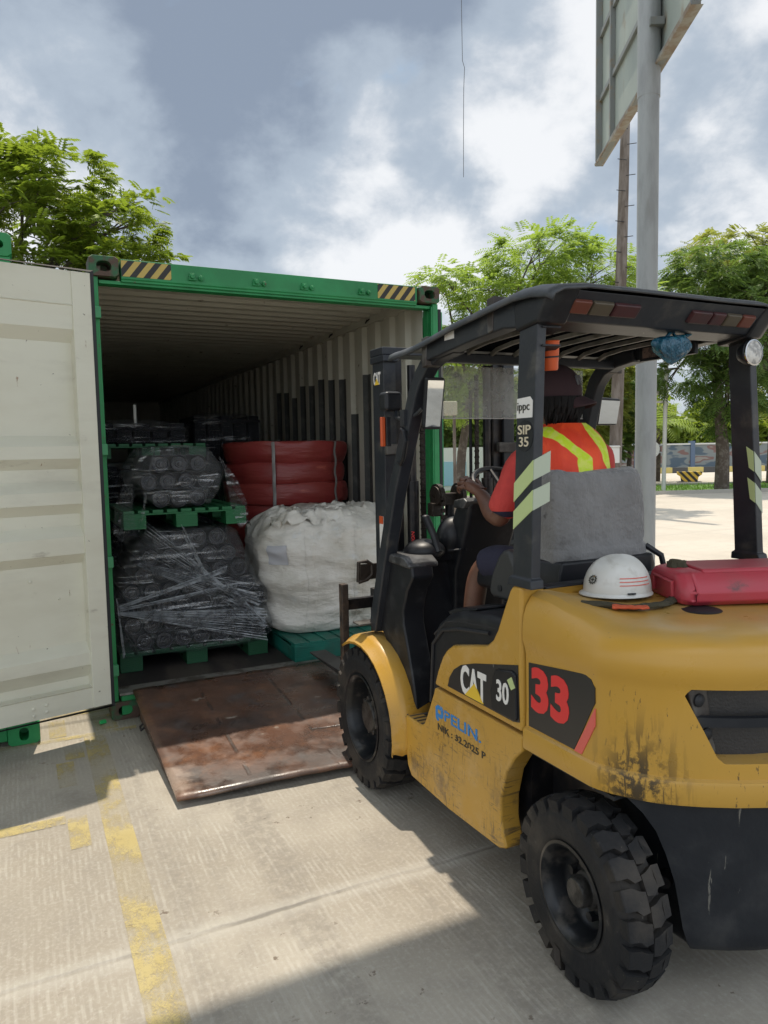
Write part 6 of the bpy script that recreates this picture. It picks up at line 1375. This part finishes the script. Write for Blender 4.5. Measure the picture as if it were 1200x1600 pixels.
# low pale wall seen between container and mast
w3 = thing('boundary_wall', 'pale boundary wall with a light blue panel beyond the container, seen through the mast', 'wall', (2.2, 29, 0), R(6))
b = MB(); b.box(-3, 3.6, 0, .2, 0, 1.75); b.build('wall_panel', PLWHITE, w3, flat=True); b = MB(); b.box(-1.1, 1.1, -.03, -.002, .25, 1.2); b.build('blue_panel', pm('pale_blue_panel', (.25, .42, .50), .6), w3, flat=True)
# cream cabinet on a post
cb = thing('cream_cabinet', 'small cream cabinet on a post seen through the clear windscreen', 'cabinet', (1.27, 13.9, 0), R(8))
b = MB(); b.box(-.13, .13, -.1, .1, 2.32, 2.58); b.build('box', pm('cream_paint', (.50, .46, .33), .6), cb, bevel=.02); b = MB(); b.cyl((.1, .05, 0), (.1, .05, 2.33), .03); b.build('post', WOODP, cb)
# vehicle edge at the far right
tr_ = thing('green_truck', 'green truck parked beyond the verge at the right edge', 'truck', (15.75, 29.9, 0), R(-32))
TG = pm('truck_green', (.015, .22, .12), .35); b = MB(); b.prism([(0, .75), (0, 1.9), (.35, 2.95), (.5, 3.05), (2.1, 3.05), (2.1, .75)], 'x', 0, 2.3); b.build('cab', TG, tr_, bevel=.06)
b = MB(); b.box(-.02, 2.32, -.05, .02, 3.05, 3.3); b.build('roof_visor', PLWHITE, tr_, bevel=.02)
b = MB(); b.add([(.12, -.006+.04, 1.98), (2.18, .034, 1.98), (2.18, .335, 2.85), (.12, .335, 2.85)], [(0, 1, 2, 3)]); b.v = [(x, y-.03, z) for x, y, z in b.v]; b.build('windscreen', pm('dark_glass', (.02, .03, .03), .05), tr_, flat=True)
b = MB(); b.box(.0, 2.3, -.12, 0, .45, .80); b.build('bumper', PLWHITE, tr_, bevel=.03); 
for x in (.25, 1.75): b = MB(); b.box(x, x+.3, -.04, .0, .9, 1.1); b.build('headlight', HELM, tr_, bevel=.02)
for x in (.18, 2.12):
    for y in (.9, 4.4): b = MB(); b.lathe([(.2, -.14), (.46, -.14), (.5, -.1), (.5, .1), (.46, .14), (.2, .14)], (x, y, .5), (1, 0, 0), 24); b.build('wheel', TYRE, tr_)
b = MB(); b.box(0, 2.3, 2.2, 7.0, .95, 3.2); b.build('cargo_box', TG, tr_, bevel=.03); b = MB(); b.box(.4, 1.9, .3, 7.0, .55, .94); b.build('chassis', STEEL, tr_, flat=True)
# loose wire hanging from the canopy
wr = thing('hanging_wire', 'thin bent wire hanging down against the clouds', 'wire', (.51, 4.5, 3.29))
b = MB(); pts = [(.004*math.sin(k*1.3)+(.012 if k < 6 else 0)+.01*math.sin(k*.35), 0, .0+k*.25) for k in range(0, 20)]; pts[4] = (-.004, 0, .95); pts[5] = (.016, 0, 1.02)
b.tube([(0, 0, 0), (.002, 0, .25), (.006, 0, .5), (.012, .0, .62), (.000, 0, .66), (-.002, 0, .9), (-.004, 0, 1.4), (-.002, 0, 2.5), (0, -.0, 4.62)], .0017, 6); b.build('strand', pm('grey_wire', (.12, .12, .13), .5), wr)
gb_ = thing('green_scrap', 'small bright green plastic scrap on the ground beside the container corner', 'scrap', W2(-.06, -.02, .004), YAW+.3)
b = MB(); b.box(-.022, .022, -.014, .014, 0, .022); b.v = [(x*(1 if z < .01 else .85), y*(1 if z < .01 else .7), z) for x, y, z in b.v]; b.build('body', pm('bright_green_plastic', (.02, .45, .12), .4), gb_, bevel=.005)
# warehouse canopy over the photographer
cn = thing('warehouse_canopy', 'high corrugated canopy of the loading bay over the yard edge', 'canopy', CT, YAW)
CE = -2.70+.31*7.6
b = MB(); rows = []
for y in (CE, CE-6.0): rows.append([(x*.5-22, y, 7.6+.02*(k % 2)+(CE-y)*.04) for k, x in enumerate(range(0, 89))])
b.loft(rows, closed=False); rfc = b.build('roof_sheet', GALV, cn, flat=True); sol = rfc.modifiers.new('t', 'SOLIDIFY'); sol.thickness = .02
for x in (-20, -10, 12, 20): b = MB(); b.box(x-.12, x+.12, CE-5.8, CE-5.5, 0, 7.75); b.build('column', GALV, cn)
b = MB(); b.box(-22, 22, CE-.25, CE-.1, 7.3, 7.58); b.build('edge_beam', GALV, cn)

# ---- trees
rng = np.random.RandomState(11)
def tree(name, label, base, trunk_pts, blobs, ncl, mat, size=.11, rach=.40, nlf=12, group=None, seed=0, droop=.35, limbs=10, tr=.14):
    rg = np.random.RandomState(seed); t_ = thing(name, label, 'tree', base, 0, group)
    b = MB(); m_ = len(trunk_pts); b.tube(trunk_pts, [tr*(1-.55*i/(m_-1)) for i in range(m_)], 10)
    top = Vector(trunk_pts[-1]); mid = Vector(trunk_pts[max(m_-2, 0)])
    for i in range(limbs):
        c, r3 = blobs[i % len(blobs)]; tgt = Vector(c)+Vector(rg.uniform(-.7, .7, 3)*np.array(r3)); s0 = mid.lerp(top, rg.uniform(0, 1)); m1 = s0.lerp(tgt, .5)+Vector((rg.uniform(-.2, .2), rg.uniform(-.2, .2), rg.uniform(.0, .5)))
        m2 = s0.lerp(tgt, .8)+Vector((0, 0, .2)); b.tube([s0, m1, m2, tgt], [tr*.38, tr*.24, tr*.13, tr*.04], 6)
        for j in range(3):
            e = tgt+Vector(rg.uniform(-.9, .9, 3)*np.array(r3)*.7); b.tube([m2, m2.lerp(e, .5)+Vector((0, 0, .12)), e], [tr*.10, tr*.06, tr*.02], 5)
    b.build('trunk', BARK, t_)
    vol = np.array([r[0]*r[1]*r[2] for c, r in blobs])**.75; vol /= vol.sum()
    idx = rg.choice(len(blobs), ncl, p=vol); C = np.array([blobs[i][0] for i in idx]); RR = np.array([blobs[i][1] for i in idx])
    d = rg.normal(size=(ncl, 3)); d /= np.linalg.norm(d, axis=1)[:, None]; rad = rg.uniform(.45, 1.0, ncl)**.6; P = C+d*RR*rad[:, None]
    # sub-clumping: pull towards random twig ends so gaps open between sprays
    tw_ = P[rg.choice(ncl, max(ncl//8, 6))]; nn = np.argmin(((P[:, None, :]-tw_[None])**2).sum(-1), 1); P = P*.36+tw_[nn]*.64+rg.normal(size=(ncl, 3))*.07
    out = d+rg.normal(size=d.shape)*.55; out[:, 2] = out[:, 2]*.45-droop*rg.uniform(.1, 1, ncl); out /= np.linalg.norm(out, axis=1)[:, None]
    side = np.cross(out, np.array([0, 0, 1.])+rg.normal(size=out.shape)*.25); side /= np.linalg.norm(side, axis=1)[:, None]; upv = np.cross(side, out)
    V = []; L = rach*rg.uniform(.6, 1.15, ncl)
    for j in range(nlf):
        u = (j//2+.7)/(nlf/2); s_ = 1 if j % 2 else -1
        o0 = P+out*(L*u)[:, None]-np.array([0, 0, 1])*(droop*.5*L*u*u)[:, None]
        ll = size*(1.1-.5*abs(u-.45))*rg.uniform(.8, 1.25, ncl); tip = o0+(side*s_*.85+out*.45)*ll[:, None]-np.array([0, 0, .25])*ll[:, None]
        w_ = (out*.9-side*s_*.2)*(ll*.20)[:, None]; mid_ = (o0+tip)/2+upv*(ll*.06)[:, None]
        V.append(np.stack([o0, mid_+w_, tip, mid_-w_], 1))
    V = np.concatenate(V, 0); n_ = len(V); me = bpy.data.meshes.new('crown'); me.from_pydata(V.reshape(-1, 3).tolist(), [], np.arange(n_*4).reshape(-1, 4).tolist()); me.materials.append(mat)
    o = bpy.data.objects.new('crown', me); COL.objects.link(o); o.parent = t_; return t_
LF1 = leaf_mat('bright_leaves', (0.085, 0.15, 0.022), (0.22, 0.28, 0.035), .5); LF2 = leaf_mat('light_leaves', (0.13, 0.22, 0.045), (0.27, 0.36, 0.08), .55); LF3 = leaf_mat('dark_leaves', (0.065, 0.13, 0.035), (0.15, 0.22, 0.06), .48); LF4 = leaf_mat('yellowish_leaves', (0.13, 0.17, 0.04), (0.28, 0.30, 0.08), .55)
tree('broadleaf_tree', 'big dense bright green tree rising behind the containers at the left', (-8.2, 15.6, 0), [(0, 0, 0), (.1, 0, 2.2), (.2, 0, 4.2)],
     [((.4, 0, 6.1), (2.4, 2, 1.9)), ((1.7, 0, 7.2), (1.0, 1.2, 1.0)), ((.2, 0, 7.6), (1.3, 1.3, .8)), ((2.7, 0, 6.3), (1.05, 1.2, .75)), ((2.9, -.2, 5.2), (1.15, 1.2, .8)), ((-1.2, 0, 6.6), (1.6, 1.6, 1.4)), ((1.4, -.3, 5.0), (1.6, 1.5, 1.0)), ((3.6, 0, 5.6), (.5, .5, .35)), ((3.4, 0, 6.85), (.5, .5, .25))], 4300, LF1, .15, .34, 12, 'trees behind the yard', 1, .3, 14, .22)
tree('feathery_tree', 'airy light green tree behind the container, its crown above the forklift roof', (2.05, 20.2, 0), [(0, 0, 0), (.12, 0, 1.6), (.35, 0, 3.0), (1.2, 0, 4.6)],
     [((2.2, 0, 6.75), (1.5, 1.6, .7)), ((3.5, 0, 6.3), (1.6, 1.6, .7)), ((.7, 0, 6.1), (1.2, 1.3, .55)), ((-.4, 0, 6.3), (.8, .8, .35)), ((1.4, -.3, 5.4), (1.5, 1.4, .7)), ((4.3, 0, 5.6), (1.2, 1.2, .5)), ((.4, 0, 4.4), (1.5, 1.2, .8)), ((.1, 0, 3.1), (.9, 1, .6)), ((2.9, 0, 7.15), (1.0, 1, .4))], 2700, LF2, .13, .42, 12, 'trees behind the yard', 2, .35, 16, .15)
tree('feathery_tree', 'tall spreading feathery tree with a dark trunk on the grass verge at the right', (12.1, 26.2, 0), [(0, 0, 0), (.02, 0, 1.4), (-.1, 0, 2.6), (-.3, 0, 4.6), (.1, 0, 6.2)],
     [((-.6, -.5, 7.9), (1.7, 1.6, .5)), ((1.4, 0, 7.7), (1.5, 1.5, .6)), ((-1.0, -.3, 7.1), (1.4, 1.6, .55)), ((.6, -.4, 6.6), (2.2, 1.8, .8)), ((-.9, -.5, 5.5), (1.9, 1.6, .8)), ((.9, -.4, 4.7), (1.7, 1.6, .8)), ((-1.2, 0, 4.2), (1.3, 1.3, .6)), ((.3, -.2, 3.5), (1.3, 1.3, .7)), ((2.3, 0, 7.2), (1.5, 1.5, .9)), ((.2, .2, 2.6), (.6, .6, .6))], 4200, LF3, .17, .5, 12, 'trees behind the yard', 3, .45, 20, .26)
tree('feathery_tree', 'pale feathery tree with a wide flat crown at the right edge behind the verge tree', (16.2, 30.5, 0), [(0, 0, 0), (0, 0, 3), (-.4, 0, 5.5)],
     [((-1.6, 0, 9.6), (2.6, 2, .7)), ((1.0, 0, 9.2), (2.6, 2, .8)), ((-2.6, 0, 8.6), (1.7, 1.6, .7)), ((0, 0, 8.0), (2.2, 1.8, .8)), ((1.8, 0, 6.8), (1.8, 1.6, 1.1)), ((1.0, 0, 5), (1.6, 1.5, 1.1)), ((.6, 0, 3.6), (1.3, 1.3, 1.0))], 3000, LF4, .17, .5, 12, 'trees behind the yard', 4, .4, 16, .25)
tree('broadleaf_tree', 'dark green tree just behind the sign pole beyond the yard', (9.2, 33, 0), [(0, 0, 0), (0, 0, 2), (.2, 0, 4)],
     [((-.6, 0, 5.2), (2.2, 2, 1.6)), ((.8, 0, 3.8), (1.9, 1.8, 1.6)), ((-1.6, 0, 3.4), (1.8, 1.8, 1.5)), ((0, 0, 2.0), (2.2, 1.5, 1.2))], 4200, LF3, .20, .4, 12, 'trees behind the yard', 5, .3, 10, .2)
tree('broadleaf_tree', 'yellow green tree between the utility pole and the driver mirror', (7.4, 27.5, 0), [(0, 0, 0), (0, 0, 2), (.1, 0, 3.4)],
     [((-.5, 0, 4.2), (1.6, 1.4, 1.1)), ((.9, 0, 4.7), (1.0, 1, .9)), ((-.2, 0, 2.7), (1.6, 1.4, 1.0)), ((.6, 0, 3.4), (1.2, 1.2, 1))], 2600, LF4, .16, .4, 12, 'trees behind the yard', 6, .3, 10, .14)
tree('broadleaf_tree', 'dark leafy tree seen through the windscreen beside the container door', (2.3, 31, 0), [(0, 0, 0), (0, 0, 2), (.1, 0, 4)],
     [((-.5, 0, 5.4), (2.0, 1.8, 1.5)), ((.6, 0, 3.8), (1.9, 1.8, 1.4)), ((-.4, 0, 2.6), (2.0, 1.6, 1.0))], 3400, LF3, .20, .4, 12, 'trees behind the yard', 7, .3, 10, .2)
def hedge(name, label, x0, x1, y, z0, z1, n, mat, seed, rot=aV, loc=(11, 49, 0)):
    rg = np.random.RandomState(seed); t_ = thing(name, label, 'bush', loc, rot, 'bushes beyond the far wall'); P = np.stack([rg.uniform(x0, x1, n), rg.normal(y, .8, n), z0+(z1-z0)*rg.uniform(0, 1, n)**.8], 1)
    P[:, 2] *= .72+.28*np.sin(P[:, 0]*.9+seed)*np.cos(P[:, 0]*.37); V = []
    for j in range(10):
        o0 = P+rg.normal(size=P.shape)*.28; a = rg.normal(size=P.shape)*.20; c = rg.normal(size=P.shape)*.10; V.append(np.stack([o0-a, o0+c, o0+a, o0-c], 1))
    V = np.concatenate(V); me = bpy.data.meshes.new('foliage'); me.from_pydata(V.reshape(-1, 3).tolist(), [], np.arange(len(V)*4).reshape(-1, 4).tolist()); me.materials.append(mat); o = bpy.data.objects.new('foliage', me); COL.objects.link(o); o.parent = t_
    b = MB(); 
    for k in range(int((x1-x0)/2)): b.cyl((x0+1+k*2, y, 0), (x0+1+k*2, y, z1*.5), .07, n=6)
    b.build('stems', BARK, t_)['kind'] = 'stuff'
hedge('bush', 'dark green bush mass behind the left stretch of the far wall', -16, 3, 1.5, .2, 7.2, 3000, LF3, 2)
hedge('bush', 'mixed green bush mass behind the mural wall near the verge tree', 3, 16, 1.5, .2, 6.0, 2400, LF1, 5)
hedge('bush', 'yellowish bush mass behind the mural wall at the right edge', 16, 34, 1.5, .2, 7.5, 2800, LF4, 8)
def palm(label, loc, h, n, mat, seed, L=2.2):
    rg = random.Random(seed); t_ = thing('palm', label, 'palm', loc, 0, 'small palms beyond the yard'); b = MB(); b.tube([(0, 0, 0), (.05, 0, h*.5), (0, 0, h)], [.14, .10, .09], 8); b.build('trunk', BARK, t_)
    f = MB()
    for k in range(n):
        a = 2*math.pi*k/n+rg.uniform(-.2, .2); el = rg.uniform(.3, 1.2); LL = L*rg.uniform(.8, 1.1); prev = Vector((0, 0, h)); d_ = Vector((math.cos(a)*math.cos(el), math.sin(a)*math.cos(el), math.sin(el)))
        for j in range(14):
            nx_ = prev+d_*LL/14; sd_ = d_.cross(EZ).normalized(); w_ = .5*math.sin(math.pi*(j+1.5)/16)
            for s_ in (-1, 1): f.add([prev, prev.lerp(nx_, .45), prev+sd_*s_*w_+d_*w_*.6-EZ*w_*.5], [(0, 1, 2)])
            prev = nx_; d_ = (d_-EZ*.13).normalized()
    f.build('fronds', mat, t_, flat=True)
palm('small palm with arching fronds left of the verge tree', (12.9, 34.5, 0), 2.5, 16, LF2, 3)
palm('small palm beside the slim white post', (11.2, 33.5, 0), 2.7, 14, LF4, 6, 2.6)
